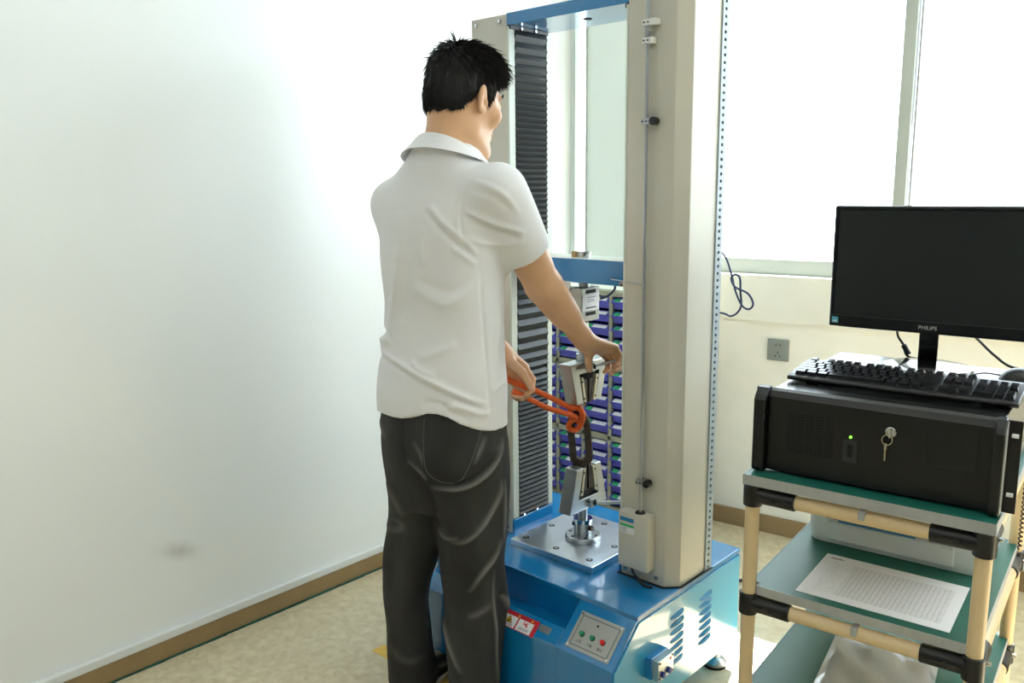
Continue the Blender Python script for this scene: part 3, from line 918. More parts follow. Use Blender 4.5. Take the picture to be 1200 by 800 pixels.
for zs in (.750, .502, .258):
    for (u, v) in legs:
        joint(u, v, zs, 1 if u == UL else -1, 1 if v == VF else -1)
    for v in (VF, VB):
        MB().cyl((UL + .08, v, zs), (URR - .08, v, zs), LEGR, n=22).build('rail', M['tan_pipe'], cart, origin=ORG, smooth=40)
    for u in (UL, URR):
        MB().cyl((u, VF + .08, zs), (u, VB - .08, zs), LEGR, n=22).build('rail', M['tan_pipe'], cart, origin=ORG, smooth=40)
    MB().box(-.404, -.391, VF - .0168, VF + .0168, zs - .002, zs + .017).build('rail_clip', M['alu'], cart, origin=ORG, bevel=.002)

# ---- rack computer
PZ = ZT + .0015
pcr = empty('rack_computer', uvw(-.395, 1.95, PZ), CA, label='black rack computer case with front handles on the cart top', cat='computer')
PCO = (-.395, 1.95, PZ)
H0 = .178
body = MB().box(-.612, -.178, 1.721, 2.215, .008, H0 - .004)
body.v = [(a, b_, c + PZ) for a, b_, c in body.v]
body.build('case_body', M['case'], pcr, origin=PCO, bevel=.002)
def pbox(u0, u1, v0, v1, z0, z1, name, m_, parent=pcr, bevel=0, **k):
    return MB().box(u0, u1, v0, v1, PZ + z0, PZ + z1).build(name, m_, parent, origin=PCO, bevel=bevel, **k)
pbox(-.641, -.1475, 1.716, 1.721, 0.002, H0, 'rack_ears', M['black_plastic'], bevel=.001)
for u in (-.158, -.633):
    for z in (.038, .150):
        MB().cyl((u - .0055, 1.7150, PZ + z), (u + .0055, 1.7150, PZ + z), .0040, n=14).build('ear_slot', M['paper'], pcr, origin=PCO)
door = MB().prism([(1.719, PZ + .004), (1.698, PZ + .004), (1.698, PZ + .164), (1.706, PZ + .176), (1.719, PZ + .180)], 'x', -.608, -.188)
dr = door.build('front_door', M['black_plastic'], pcr, origin=PCO, bevel=.0015)
for u0, u1 in ((-.634, -.608), (-.188, -.170)):     # thick cheek handles at both sides
    pr = [(1.719, PZ + .001), (1.686, PZ + .001), (1.680, PZ + .008), (1.680, PZ + .158), (1.686, PZ + .168), (1.702, PZ + .181), (1.719, PZ + .183)]
    hd = MB().prism(pr, 'x', u0, u1).build('side_handle', M['black_plastic'], pcr, origin=PCO, bevel=.003)
MB().prism([(1.7165, PZ + .004), (1.6865, PZ + .004), (1.6865, PZ + .160), (1.702, PZ + .172), (1.7165, PZ + .176)], 'x', -.1702, -.1690).build('handle_lit_edge', M['alu'], pcr, origin=PCO)  # silver strip put in as the lit edge of the handle
for i in range(15):                                 # ventilation slots in the door
    z = .052 + i * .0058
    for j in range(5):
        u = -.566 + j * .0195
        pbox(u, u + .016, 1.6970, 1.6982, z, z + .0028, 'vent_slot', M['black_matte'], parent=dr)
pbox(-.452, -.424, 1.6966, 1.6982, .052, .098, 'drive_cover', mat('dark grey cover', (40, 42, 44), .5), parent=dr, bevel=.001)
pbox(-.443, -.433, 1.6958, 1.6967, .062, .088, 'usb_port', M['black_matte'], parent=dr)
pbox(-.300, -.215, 1.6972, 1.6982, .075, .145, 'drive_bay_cover', mat('charcoal cover', (17, 18, 19), .42), parent=dr, bevel=.0006)
led = bpy.data.materials.new('green led'); led.use_nodes = True
lb_ = led.node_tree.nodes['Principled BSDF']; lb_.inputs['Base Color'].default_value = (.1, .8, .05, 1)
lb_.inputs['Emission Color'].default_value = (.25, 1, .05, 1); lb_.inputs['Emission Strength'].default_value = 3
MB().cyl((-.438, 1.698, PZ + .104), (-.438, 1.6955, PZ + .104), .0026, n=12).build('power_led', led, dr, origin=PCO)
lk = (-.363, PZ + .128)
MB().cyl((lk[0], 1.698, lk[1]), (lk[0], 1.690, lk[1]), .0105, n=24).build('door_lock', M['chrome'], dr, origin=PCO, bevel=.001, smooth=40)
# the key hanging in the lock
KO = uvw(lk[0], 1.684, lk[1])
key = empty('door_key', KO, CA, label='small brass key and ring hanging from the lock of the black computer', cat='key')
MB().box(-.0012, .0012, -.002, .010, -.010, .007).build('key_in_lock', M['chrome'], key, bevel=.0004)
rg = [(.0 + .0095 * math.cos(2 * math.pi * i / 24), -.0005 + .003 * math.sin(2 * math.pi * i / 24), -.014 + .0095 * math.sin(2 * math.pi * i / 24)) for i in range(24)]
rg = [(p[0] - .004, p[1], p[2]) for p in rg]
MB().tube(rg, .0009, n=8, closed=True).build('key_ring', M['brass'], key, smooth=60)
MB().box(-.0085, -.0035, -.0024, -.0008, -.034, -.021).build('key_bow', M['brass'], key, bevel=.001)
MB().box(-.0075, -.0045, -.0022, -.001, -.056, -.034).build('key_blade', M['brass'], key, bevel=.0004)

# ---- keyboard
TOPZ = PZ + H0 - .004
kb = empty('keyboard', uvw(-.388, 1.884, TOPZ), CA, label='black full size keyboard on top of the rack computer', cat='keyboard')
kw, kd = .444, .150
prof = [(-kd / 2, .008), (-kd / 2 + .006, .004), (kd / 2, .006), (kd / 2, .026), (kd / 2 - .02, .027), (-kd / 2 + .018, .017), (-kd / 2 + .002, .014)]
MB().prism(prof, 'x', -kw / 2, kw / 2).build('keyboard_body', M['black_plastic'], kb, bevel=.002)
for u in (-.17, .17):
    MB().box(u - .012, u + .012, -kd / 2 + .012, -kd / 2 + .022, 0, .006).build('rubber_foot', M['black_matte'], kb)
    MB().box(u - .012, u + .012, kd / 2 - .02, kd / 2 - .012, 0, .008).build('rubber_foot', M['black_matte'], kb)
M['key'] = mat('black keycap', (24, 25, 27), .2)
M['legend'] = mat('white key legend', (206, 208, 210), .6)
kcache = {}
def keycap(w_):
    k = round(w_, 4)
    if k not in kcache:
        a, d_ = w_ / 2 - .0008, .0172 / 2
        t = .0022
        vs = [(-a, -d_, 0), (a, -d_, 0), (a, d_, 0), (-a, d_, 0), (-a + t, -d_ + t, .0075), (a - t, -d_ + t, .0075), (a - t, d_ - t * .6, .0082), (-a + t, d_ - t * .6, .0082)]
        kcache[k] = MB().add(vs, [(0, 3, 2, 1), (4, 5, 6, 7), (0, 1, 5, 4), (1, 2, 6, 5), (2, 3, 7, 6), (3, 0, 4, 7)]).mesh('key', M['key'])
    return kcache[k]
slope_k = math.atan2(.010, kd - .038)
U_ = .0187
x_start = -kw / 2 + .012
rows = [  # (y index, list of (start in key units, width))
    (5, [(0, 1)] + [(2 + i, 1) for i in range(4)] + [(6.5 + i, 1) for i in range(4)] + [(11 + i, 1) for i in range(4)] + [(15.3 + i, 1) for i in range(3)]),
    (4, [(i, 1) for i in range(13)] + [(13, 2)] + [(15.3 + i, 1) for i in range(3)] + [(18.6 + i, 1) for i in range(4)]),
    (3, [(0, 1.5)] + [(1.5 + i, 1) for i in range(12)] + [(13.5, 1.5)] + [(15.3 + i, 1) for i in range(3)] + [(18.6 + i, 1) for i in range(4)]),
    (2, [(0, 1.75)] + [(1.75 + i, 1) for i in range(11)] + [(12.75, 2.25)] + [(18.6 + i, 1) for i in range(3)]),
    (1, [(0, 2.25)] + [(2.25 + i, 1) for i in range(10)] + [(12.25, 2.75)] + [(16.3, 1)] + [(18.6 + i, 1) for i in range(4)]),
    (0, [(0, 1.25), (1.25, 1.25), (2.5, 1.25), (3.75, 6.25), (10, 1.25), (11.25, 1.25), (12.5, 1.25), (13.75, 1.25)] + [(15.3 + i, 1) for i in range(3)] + [(18.6, 2), (20.6, 1), (21.6, 1)]),
]
for ri, ks in rows:
    y = -kd / 2 + .024 + ri * .0188 + (.006 if ri == 5 else 0)
    z = .0165 + (y + kd / 2 - .018) * math.tan(slope_k)
    for (s0, w_) in ks:
        o = bpy.data.objects.new('key', keycap(w_ * U_)); COL.objects.link(o); o.parent = kb
        o.location = (x_start + (s0 + w_ / 2) * U_, y, z); o.rotation_euler = (slope_k, 0, 0)

# ---- monitor
mon = empty('monitor', uvw(-.385, 2.085, TOPZ), CA, label='wide black flat monitor standing on the rack computer', cat='monitor')
mw_, mz0, mz1 = .450, 1.056 - TOPZ, 1.348 - TOPZ
my = .012
MB().box(-mw_ / 2, mw_ / 2, my, my + .020, mz0, mz1).build('bezel', M['black_gloss'], mon, bevel=.004, seg=3)
MB().prism([(my + .018, mz0 + .03), (my + .045, mz0 + .06), (my + .045, mz1 - .08), (my + .018, mz1 - .03)], 'x', -mw_ / 2 + .04, mw_ / 2 - .04).build('back_shell', M['black_plastic'], mon, bevel=.004)
scr = mat('dark screen', (30, 34, 34), .32, noise=0.0)
MB().box(-mw_ / 2 + .012, mw_ / 2 - .012, my - .0006, my, mz0 + .030, mz1 - .012).build('screen', scr, mon)
MB().box(-mw_ / 2 + .002, mw_ / 2 - .002, my - .0012, my - .0004, mz0 + .0275, mz0 + .029).build('screen_seam', mat('seam grey', (60, 62, 62), .4), mon)
writing('PHILIPS', 'maker_lettering', mat('silver lettering', (206, 208, 206), .4, .4), mon, (-.003, my - .0006, mz0 + .014), (R(90), 0, 0), .0125, extrude=.0004)
es = MB().box(-mw_ / 2 + .007, -mw_ / 2 + .022, my - .0008, my, mz0 + .009, mz0 + .024).build('energy_sticker', mat('light blue sticker', (92, 178, 206), .5), mon)
MB().box(-mw_ / 2 + .010, -mw_ / 2 + .019, my - .0011, my - .0007, mz0 + .012, mz0 + .016).build('sticker_print', M['white_plastic'], es)
MB().prism([(-.021, my + .006), (.021, my + .006), (.018, my + .030), (-.018, my + .030)], 'z', .012, mz0 + .06).build('stand_neck', M['black_gloss'], mon, bevel=.003)
bs = MB().lathe([(.094, 0), (.098, .003), (.096, .009), (.08, .0125), (.03, .0135)], n=48)
bs.v = [(a * 1.0, b_ * .92 + .03, c) for a, b_, c in bs.v]
bs.build('stand_base', M['black_gloss'], mon, smooth=40)

# ---- mouse
ms_ = empty('computer_mouse', uvw(-.183, 2.075, TOPZ), CA + R(35), label='black mouse with grey side band at the edge of the frame', cat='mouse')
def dome(L, W, Hh, n=16, m_=10):
    vs, fs = [], []
    for i in range(n + 1):
        t = -1 + 2 * i / n
        wv = W * math.sqrt(max(0, 1 - abs(t) ** 2.6)) * (1 - .12 * t)
        hv = Hh * max(0, (1 - abs(t) ** 2.4)) ** .6 * (1 - .18 * t)
        for j in range(m_ + 1):
            a = math.pi * j / m_
            vs.append((t * L, wv * math.cos(a), hv * math.sin(a) ** .75))
    for i in range(n):
        for j in range(m_):
            a = i * (m_ + 1) + j
            fs.append((a, a + 1, a + m_ + 2, a + m_ + 1))
        fs.append((i * (m_ + 1), (i + 1) * (m_ + 1), (i + 1) * (m_ + 1) + m_, i * (m_ + 1) + m_))
    return MB().add(vs, fs)
dome(.055, .031, .034).build('shell', M['black_plastic'], ms_, smooth=60)
sb = dome(.0545, .0325, .016)
sb.build('side_band', mat('grey mouse band', (150, 156, 158), .35), ms_, smooth=60)
MB().cyl((.030, -.003, .024), (.030, .003, .024), .009, n=18).build('scroll_wheel', M['black_matte'], ms_)

# ---- printer on the middle shelf
Z2 = .5465
pr_ = empty('printer', uvw(-.405, 2.10, Z2), CA, label='white desktop printer on the middle cart shelf behind the paper', cat='printer')
PRO = (-.405, 2.10, Z2)
pp = []
w0, d0 = .195, .125
def rr(w_, d_, r_, k=5):
    pts = []
    for cx, cy, a0 in ((w_ - r_, d_ - r_, 0), (-w_ + r_, d_ - r_, 90), (-w_ + r_, -d_ + r_, 180), (w_ - r_, -d_ + r_, 270)):
        for i in range(k + 1):
            a = R(a0 + 90 * i / k)
            pts.append((cx + r_ * math.cos(a), cy + r_ * math.sin(a)))
    return pts
M['printer'] = mat('printer shell', (234, 238, 238), .4)
shell = MB()
lv_ = [(0, .94), (.02, .97), (.10, 1.0), (.165, 1.0), (.170, .985)]
vs, fs = [], []
for z, s_ in lv_:
    vs += [(x * (1 - (1 - s_) * .35), y * s_, z) for x, y in rr(w0, d0, .03)]
n = len(rr(w0, d0, .03))
for i in range(len(lv_) - 1):
    fs += [(i * n + j, i * n + (j + 1) % n, (i + 1) * n + (j + 1) % n, (i + 1) * n + j) for j in range(n)]
fs += [list(range(n))[::-1], list(range((len(lv_) - 1) * n, len(lv_) * n))]
shell.add(vs, fs).build('shell', M['printer'], pr_, smooth=35)
MB().box(-.146, .130, -.1285, -.118, .012, .059).build('tray_door', M['printer'], pr_, bevel=.003)
MB().box(-.149, .130, -.1268, -.120, .0640, .086).build('output_slot', mat('slot grey', (92, 98, 98), .6), pr_)
MB().box(-.120, .050, -.1292, -.1262, .0592, .0632).build('blue_strip', mat('printer blue', (60, 140, 196), .4), pr_)
MB().prism([(-.130, .054), (-.118, .054), (-.118, .060), (-.134, .060)], 'x', -.144, .128).build('tray_lip', M['printer'], pr_, bevel=.001)
MB().box(.190, .197, -.10, .08, .118, .126).build('blue_side_strip', mat('printer blue edge', (60, 140, 196), .4), pr_)

# ---- printed form lying on the middle shelf
pm = mat('printed form paper', (236, 236, 240), .8)
nt = pm.node_tree; b = nt.nodes['Principled BSDF']
tc = nt.nodes.new('ShaderNodeTexCoord'); sx = nt.nodes.new('ShaderNodeSeparateXYZ'); nt.links.new(tc.outputs['Object'], sx.inputs[0])
def gridline(src, step, width):
    f = nmath(nt, 'FRACT', nmath(nt, 'DIVIDE', nmath(nt, 'ADD', src, 1.0), step))
    return nmath(nt, 'LESS_THAN', f, width / step)
def between(src, a, b_):
    return nmath(nt, 'MULTIPLY', nmath(nt, 'GREATER_THAN', src, a), nmath(nt, 'LESS_THAN', src, b_))
gx = gridline(sx.outputs['X'], .0094, .0011); gy = gridline(sx.outputs['Y'], .0066, .0013)
grid = nmath(nt, 'MAXIMUM', gx, gy)
inx = between(sx.outputs['X'], -.078, .128); iny = between(sx.outputs['Y'], -.088, .078)
grid = nmath(nt, 'MULTIPLY', grid, nmath(nt, 'MULTIPLY', inx, iny))
vo = nt.nodes.new('ShaderNodeTexNoise'); vo.inputs['Scale'].default_value = 420; nt.links.new(tc.outputs['Object'], vo.inputs['Vector'])
rowm = nmath(nt, 'LESS_THAN', nmath(nt, 'FRACT', nmath(nt, 'DIVIDE', nmath(nt, 'ADD', sx.outputs['Y'], 1.0), .0066)), .55)
txt = nmath(nt, 'MULTIPLY', nmath(nt, 'GREATER_THAN', vo.outputs['Fac'], .56), rowm)
txt = nmath(nt, 'MULTIPLY', txt, nmath(nt, 'MULTIPLY', between(sx.outputs['X'], -.125, .128), iny))
head = nmath(nt, 'MULTIPLY', nmath(nt, 'GREATER_THAN', vo.outputs['Fac'], .46), nmath(nt, 'MULTIPLY', between(sx.outputs['X'], -.135, -.105), between(sx.outputs['Y'], .090, .098)))
fac = nmath(nt, 'MAXIMUM', nmath(nt, 'MULTIPLY', grid, .55), nmath(nt, 'MAXIMUM', nmath(nt, 'MULTIPLY', txt, .35), nmath(nt, 'MULTIPLY', head, .8)))
mx = nt.nodes.new('ShaderNodeMix'); mx.data_type = 'RGBA'; mx.inputs[6].default_value = lin((236, 236, 240)); mx.inputs[7].default_value = lin((96, 98, 104))
nt.links.new(fac, mx.inputs[0]); nt.links.new(mx.outputs[2], b.inputs['Base Color'])
form = empty('printed_form', uvw(-.381, 1.806, .5452), CA, label='white printed table form lying on the middle green shelf', cat='paper')
MB().box(-.149, .149, -.113, .113, 0, .0008).build('sheet', pm, form)

# ---- clear folder with papers on the low shelf
fo = empty('document_folder', uvw(-.395, 1.885, .3008), CA + R(5), label='clear plastic document folder with papers on the low green shelf', cat='folder')
fp = mat('folder papers', (214, 212, 196), .7)
nt = fp.node_tree; b = nt.nodes['Principled BSDF']
tc = nt.nodes.new('ShaderNodeTexCoord')
nz = nt.nodes.new('ShaderNodeTexNoise'); nz.inputs['Scale'].default_value = 9; nz.inputs['Detail'].default_value = 6
mp_ = nt.nodes.new('ShaderNodeMapping'); mp_.inputs['Scale'].default_value = (1, 4, 1)
nt.links.new(tc.outputs['Object'], mp_.inputs[0]); nt.links.new(mp_.outputs[0], nz.inputs['Vector'])
rp = nt.nodes.new('ShaderNodeValToRGB')
rp.color_ramp.elements[0].position = .38; rp.color_ramp.elements[0].color = lin((150, 152, 120))
rp.color_ramp.elements[1].position = .56; rp.color_ramp.elements[1].color = lin((240, 240, 236))
nt.links.new(nz.outputs['Fac'], rp.inputs[0]); nt.links.new(rp.outputs[0], b.inputs['Base Color'])
MB().box(-.108, .108, -.155, .095, 0, .004).build('papers', fp, fo)
MB().box(-.06, -.02, -.02, .150, .004, .0046).build('grey_strip', mat('pale grey strip', (196, 206, 214), .6), fo)
MB().box(.045, .070, -.02, .140, .004, .0046).build('grey_strip', mat('pale blue strip', (190, 204, 220), .6), fo)
MB().box(-.082, -.055, .135, .139, .004, .0046).build('folder_print', M['ink'], fo)
cov = bpy.data.materials.new('clear plastic'); cov.use_nodes = True
nt = cov.node_tree; nt.nodes.clear()
ou = nt.nodes.new('ShaderNodeOutputMaterial'); tr = nt.nodes.new('ShaderNodeBsdfTransparent'); gs = nt.nodes.new('ShaderNodeBsdfGlossy'); gs.inputs['Roughness'].default_value = .12
df = nt.nodes.new('ShaderNodeBsdfDiffuse'); df.inputs[0].default_value = (.90, .93, .97, 1)
m1 = nt.nodes.new('ShaderNodeMixShader'); m1.inputs[0].default_value = .45
m2 = nt.nodes.new('ShaderNodeMixShader'); fz = nt.nodes.new('ShaderNodeFresnel'); fz.inputs[0].default_value = 1.9; nt.links.new(fz.outputs[0], m2.inputs[0])
nt.links.new(tr.outputs[0], m1.inputs[1]); nt.links.new(df.outputs[0], m1.inputs[2])
nt.links.new(m1.outputs[0], m2.inputs[1]); nt.links.new(gs.outputs[0], m2.inputs[2]); nt.links.new(m2.outputs[0], ou.inputs[0])
cvr = MB()
N = 16
vs, fs = [], []
rnd = random.Random(3)
for i in range(N + 1):
    for j in range(N + 1):
        x, y = -.115 + .23 * i / N, -.16 + .32 * j / N
        e = 0 if i in (0, N) or j in (0, N) else 1
        vs.append((x, y, .005 + e * (.003 + .0035 * math.sin(x * 60 + y * 30) * math.sin(y * 24))))
for i in range(N):
    for j in range(N):
        a = i * (N + 1) + j
        fs.append((a, a + N + 1, a + N + 2, a + 1))
cvr.add(vs, fs).build('cover', cov, fo, smooth=80)

# ---- monitor leads
def lead(pts, r, label, m_=None, plug=None):
    o = MB().tube(smooth_curve([uvw(*p) for p in pts], 8), r, n=8).build('monitor_lead', m_ or M['cable_black'], smooth=60)
    return tag(o, label, 'cable')
l1 = lead([(-.470, 2.118, 1.10), (-.466, 2.150, 1.06), (-.468, 2.185, 1.03), (-.458, 2.20, 1.008), (-.445, 2.200, .9795), (-.40, 2.205, .978)], .003, 'black monitor lead with plug hanging left of the stand neck')
MB().cyl(uvw(-.458, 2.20, 1.008), uvw(-.444, 2.20, .985), .0065, n=12).build('plug', M['black_plastic'], l1, bevel=.001)
lead([(-.305, 2.118, 1.10), (-.303, 2.150, 1.06), (-.290, 2.20, 1.03), (-.262, 2.215, 1.0), (-.225, 2.205, .979), (-.17, 2.20, .9785)], .003, 'black power lead running from the monitor back to the mouse')
mc = lead([(-.232, 2.085, .981), (-.262, 2.07, .985), (-.285, 2.045, .981), (-.295, 2.0, .978), (-.25, 1.975, .978)], .0016, 'thin mouse cable curling over the computer top')
cart_lead = tag(MB().tube([uvw(-.172 + .004 * math.cos(i * .9), 2.20 + .004 * math.sin(i * .9), .78 - i * .0016) for i in range(146)], .0018, n=6).build('coiled_lead', M['cable_black'], smooth=60), 'black coiled lead hanging behind the printer at the cart side', 'cable')

# ---- wall socket
sp_ = wall_pt(-1.4175, 0, .760)
so = empty('wall_socket', sp_, TH, label='square grey wall socket below the window sill', cat='socket')
M['socket'] = mat('grey socket plate', (150, 156, 150), .4, .3)
MB().box(-.043, .043, -.009, 0, -.043, .043).build('face_plate', M['socket'], so, bevel=.003)
for x, z, rz_ in ((-.008, .020, 0), (.008, .020, 0), (0, -.010, 0), (-.009, -.024, 25), (.009, -.024, -25)):
    q = MB().box(-.0016, .0016, -.0096, -.0088, -.004, .004).build('socket_hole', M['black_matte'], so, loc=(x, 0, z))
    q.rotation_euler = (0, R(rz_), 0)

# ---- dark blue cable hanging in loops behind the right column
bc = [(-1.16, 1.962, 1.26), (-1.215, 2.03, 1.255), (-1.225, 2.13, 1.235), (-1.191, 2.2, 1.205), (-1.162, 2.2, 1.15), (-1.149, 2.203, 1.102), (-1.128, 2.205, 1.060), (-1.106, 2.205, 1.050), (-1.092, 2.203, 1.066), (-1.106, 2.198, 1.095), (-1.146, 2.196, 1.112),
      (-1.158, 2.194, 1.135), (-1.146, 2.193, 1.148), (-1.131, 2.194, 1.138), (-1.130, 2.198, 1.10), (-1.132, 2.210, 1.058), (-1.145, 2.21, 1.034), (-1.165, 2.208, 1.024), (-1.187, 2.205, 1.031), (-1.225, 2.13, 1.045), (-1.21, 2.03, 1.05), (-1.16, 1.962, 1.06)]
blue_lead = tag(MB().tube(smooth_curve(bc, 8), .003, n=8).build('looped_cable', M['cable_blue'], smooth=60), 'dark blue cable hanging in loops behind the right column', 'cable')
fc = [(-1.36, 2.40, .006), (-1.34, 2.52, .006), (-1.307, 2.60, .006), (-1.25, 2.66, .006), (-1.16, 2.70, .006)]
tag(MB().tube(smooth_curve(fc, 6), .006, n=8).build('floor_cable', M['cable_black'], smooth=60), 'black cable on the floor behind the blue base', 'cable')

# ------------------------------------------------------------------ the man: bodies grown from blended distance fields, meshed with OpenVDB
import openvdb

class Field:
    def __init__(s, lo, hi, h):
        s.lo, s.h = np.array(lo, float), h
        s.n = np.ceil((np.array(hi) - s.lo) / h).astype(int) + 1
        s.big = 0.06
        s.D = np.full(s.n, s.big, np.float32)
    def _sub(s, lo, hi):
        a = np.clip(np.floor((np.array(lo) - s.lo) / s.h).astype(int), 0, s.n)
        b = np.clip(np.ceil((np.array(hi) - s.lo) / s.h).astype(int) + 1, 0, s.n)
        sl_ = tuple(slice(int(i), int(j)) for i, j in zip(a, b))
        g = [(s.lo[k] + s.h * np.arange(a[k], b[k])).astype(np.float32) for k in range(3)]
        return sl_, g[0][:, None, None], g[1][None, :, None], g[2][None, None, :]
    def _mix(s, sl_, d, k, op):
        A = s.D[sl_]
        if A.size == 0:
            return
        if op == 'sub':
            d = -d
            h = np.clip(.5 - .5 * (d - A) / k, 0, 1) if k else (d > A).astype(np.float32)
            # smooth max
            s.D[sl_] = A * h + d * (1 - h) + (k * h * (1 - h) if k else 0) if k else np.maximum(A, d)
        else:
            if k:
                h = np.clip(.5 + .5 * (A - d) / k, 0, 1)
                s.D[sl_] = A * (1 - h) + d * h - k * h * (1 - h)
            else:
                s.D[sl_] = np.minimum(A, d)
    def capsule(s, a, b, r0, r1=None, k=.01, op='add', flat=None):
        r1 = r0 if r1 is None else r1
        a, b = np.array(a, float), np.array(b, float)
        m = max(r0, r1) + s.big * .7
        sl_, x, y, z = s._sub(np.minimum(a, b) - m, np.maximum(a, b) + m)
        ab = b - a
        L2 = float(ab @ ab) + 1e-9
        t = np.clip(((x - a[0]) * ab[0] + (y - a[1]) * ab[1] + (z - a[2]) * ab[2]) / L2, 0, 1)
        dx, dy, dz = x - a[0] - t * ab[0], y - a[1] - t * ab[1], z - a[2] - t * ab[2]
        if flat is not None:                      # flatten along a direction: (unit vector, factor > 1 squeezes)
            n, q = np.array(flat[0], float), flat[1]
            e = dx * n[0] + dy * n[1] + dz * n[2]
            d2 = dx * dx + dy * dy + dz * dz + e * e * (q * q - 1)
        else:
            d2 = dx * dx + dy * dy + dz * dz
        s._mix(sl_, np.sqrt(d2) - (r0 + (r1 - r0) * t), k, op)
        return s
    def ellipsoid(s, c, axes, radii, k=.01, op='add'):
        """axes: three unit vectors, radii along them"""
        c = np.array(c, float)
        m = max(radii) + s.big * .7
        sl_, x, y, z = s._sub(c - m, c + m)
        k0 = 0; k1 = 0
        for ax, r in zip(axes, radii):
            e = (x - c[0]) * ax[0] + (y - c[1]) * ax[1] + (z - c[2]) * ax[2]
            k0 = k0 + (e / r) ** 2
            k1 = k1 + (e / (r * r)) ** 2
        k0 = np.sqrt(k0); k1 = np.sqrt(k1) + 1e-6
        s._mix(sl_, k0 * (k0 - 1) / k1, k, op)
        return s
    def loft(s, rows, u, v, k=.02, op='add', p=2.3, zpad=.012):
        """rows: (z, cx, cy, a, b); ellipse-like slices with half axes a along u and b along v"""
        rows = sorted(rows)
        Z = np.array([r[0] for r in rows])
        mx = max(max(r[3], r[4]) for r in rows) + s.big * .6
        cx = [r[1] for r in rows]; cy = [r[2] for r in rows]
        sl_, x, y, z = s._sub((min(cx) - mx, min(cy) - mx, Z[0] - .04), (max(cx) + mx, max(cy) + mx, Z[-1] + .04))
        zz = z.ravel()
        def spl(i):
            vals = np.array([r[i] for r in rows], float)
            # smooth monotone-ish interpolation
            t = np.clip(zz, Z[0], Z[-1])
            j = np.clip(np.searchsorted(Z, t) - 1, 0, len(Z) - 2)
            m_ = np.gradient(vals, Z)
            hh = Z[j + 1] - Z[j]
            q = (t - Z[j]) / hh
            return ((2 * q**3 - 3 * q**2 + 1) * vals[j] + (q**3 - 2 * q**2 + q) * hh * m_[j] + (-2 * q**3 + 3 * q**2) * vals[j + 1] + (q**3 - q**2) * hh * m_[j + 1]).astype(np.float32)[None, None, :]
        cx, cy, a, b = spl(1), spl(2), spl(3), spl(4)
        ex = ((x - cx) * u[0] + (y - cy) * u[1]) / a
        ey = ((x - cx) * v[0] + (y - cy) * v[1]) / b
        k0 = (np.abs(ex) ** p + np.abs(ey) ** p) ** (1 / p) + 1e-6
        d = (k0 - 1) * np.minimum(a, b) * (.55 + .45 * np.minimum(1, 1))
        dz = np.maximum(Z[0] + zpad - z, z - Z[-1] + zpad)
        d = np.maximum(d, dz.astype(np.float32))
        s._mix(sl_, d.astype(np.float32), k, op)
        return s
    def mesh(s):
        g = openvdb.FloatGrid(background=s.big)
        D = np.clip(s.D, -s.big, s.big)
        g.copyFromArray(np.ascontiguousarray(D))
        pts, quads = g.convertToQuads(0.0)
        return pts * s.h + s.lo, quads[:, ::-1].copy()

def relax(V, Q, n=2, w=.5):
    """plain Laplacian smoothing on the quad mesh"""
    E = np.concatenate([Q[:, [0, 1]], Q[:, [1, 2]], Q[:, [2, 3]], Q[:, [3, 0]]])
    E = np.concatenate([E, E[:, ::-1]])
    cnt = np.bincount(E[:, 0], minlength=len(V))[:, None]
    for _ in range(n):
        S = np.stack([np.bincount(E[:, 0], weights=V[E[:, 1], c], minlength=len(V)) for c in range(3)], 1)
        V = V * (1 - w) + w * S / np.maximum(cnt, 1)
    return V

def normals(V, Q):
    n = np.cross(V[Q[:, 2]] - V[Q[:, 0]], V[Q[:, 3]] - V[Q[:, 1]])
    N = np.stack([np.bincount(Q.ravel(), weights=np.repeat(n[:, c], 4), minlength=len(V)) for c in range(3)], 1)
    return N / (np.linalg.norm(N, axis=1)[:, None] + 1e-12)

def largest(V, Q):
    """keep the biggest connected piece so that the body stays one surface"""
    lab = np.arange(len(V))
    for _ in range(400):
        m = lab[Q].min(1)
        new = lab.copy()
        np.minimum.at(new, Q.ravel(), np.repeat(m, 4))
        new = new[new]
        if (new == lab).all(): break
        lab = new
    u, c = np.unique(lab, return_counts=True)
    keep = lab == u[c.argmax()]
    idx = np.cumsum(keep) - 1
    return V[keep], idx[Q[keep[Q[:, 0]]]]

def quad_object(name, V, Q, m, parent, attrs=None):
    me = bpy.data.meshes.new(name)
    me.vertices.add(len(V)); me.vertices.foreach_set('co', V.astype(np.float32).ravel())
    me.loops.add(Q.size); me.loops.foreach_set('vertex_index', Q.astype(np.int32).ravel())
    me.polygons.add(len(Q)); me.polygons.foreach_set('loop_start', np.arange(0, Q.size, 4, dtype=np.int32))
    me.update(calc_edges=True)
    me.validate()
    me.polygons.foreach_set('use_smooth', np.ones(len(me.polygons), bool))
    me.materials.append(m)
    for k, a in (attrs or {}).items():
        at_ = me.attributes.new(k, 'FLOAT', 'POINT')
        at_.data.foreach_set('value', a.astype(np.float32))
    o = bpy.data.objects.new(name, me)
    COL.objects.link(o)
    if parent is not None: o.parent = parent
    return o

def seg_dist(P, poly):
    """distance of 2-D points to a polyline and the fraction along it"""
    best = np.full(len(P), 9.0); tt = np.zeros(len(P))
    poly = np.array(poly, float)
    n = len(poly) - 1
    for i in range(n):
        a, b = poly[i], poly[i + 1]
        ab = b - a
        t = np.clip(((P - a) @ ab) / (ab @ ab + 1e-12), 0, 1)
        d = np.linalg.norm(P - a - t[:, None] * ab, axis=1)
        m = d < best
        best[m] = d[m]; tt[m] = (i + t[m]) / n
    return best, tt

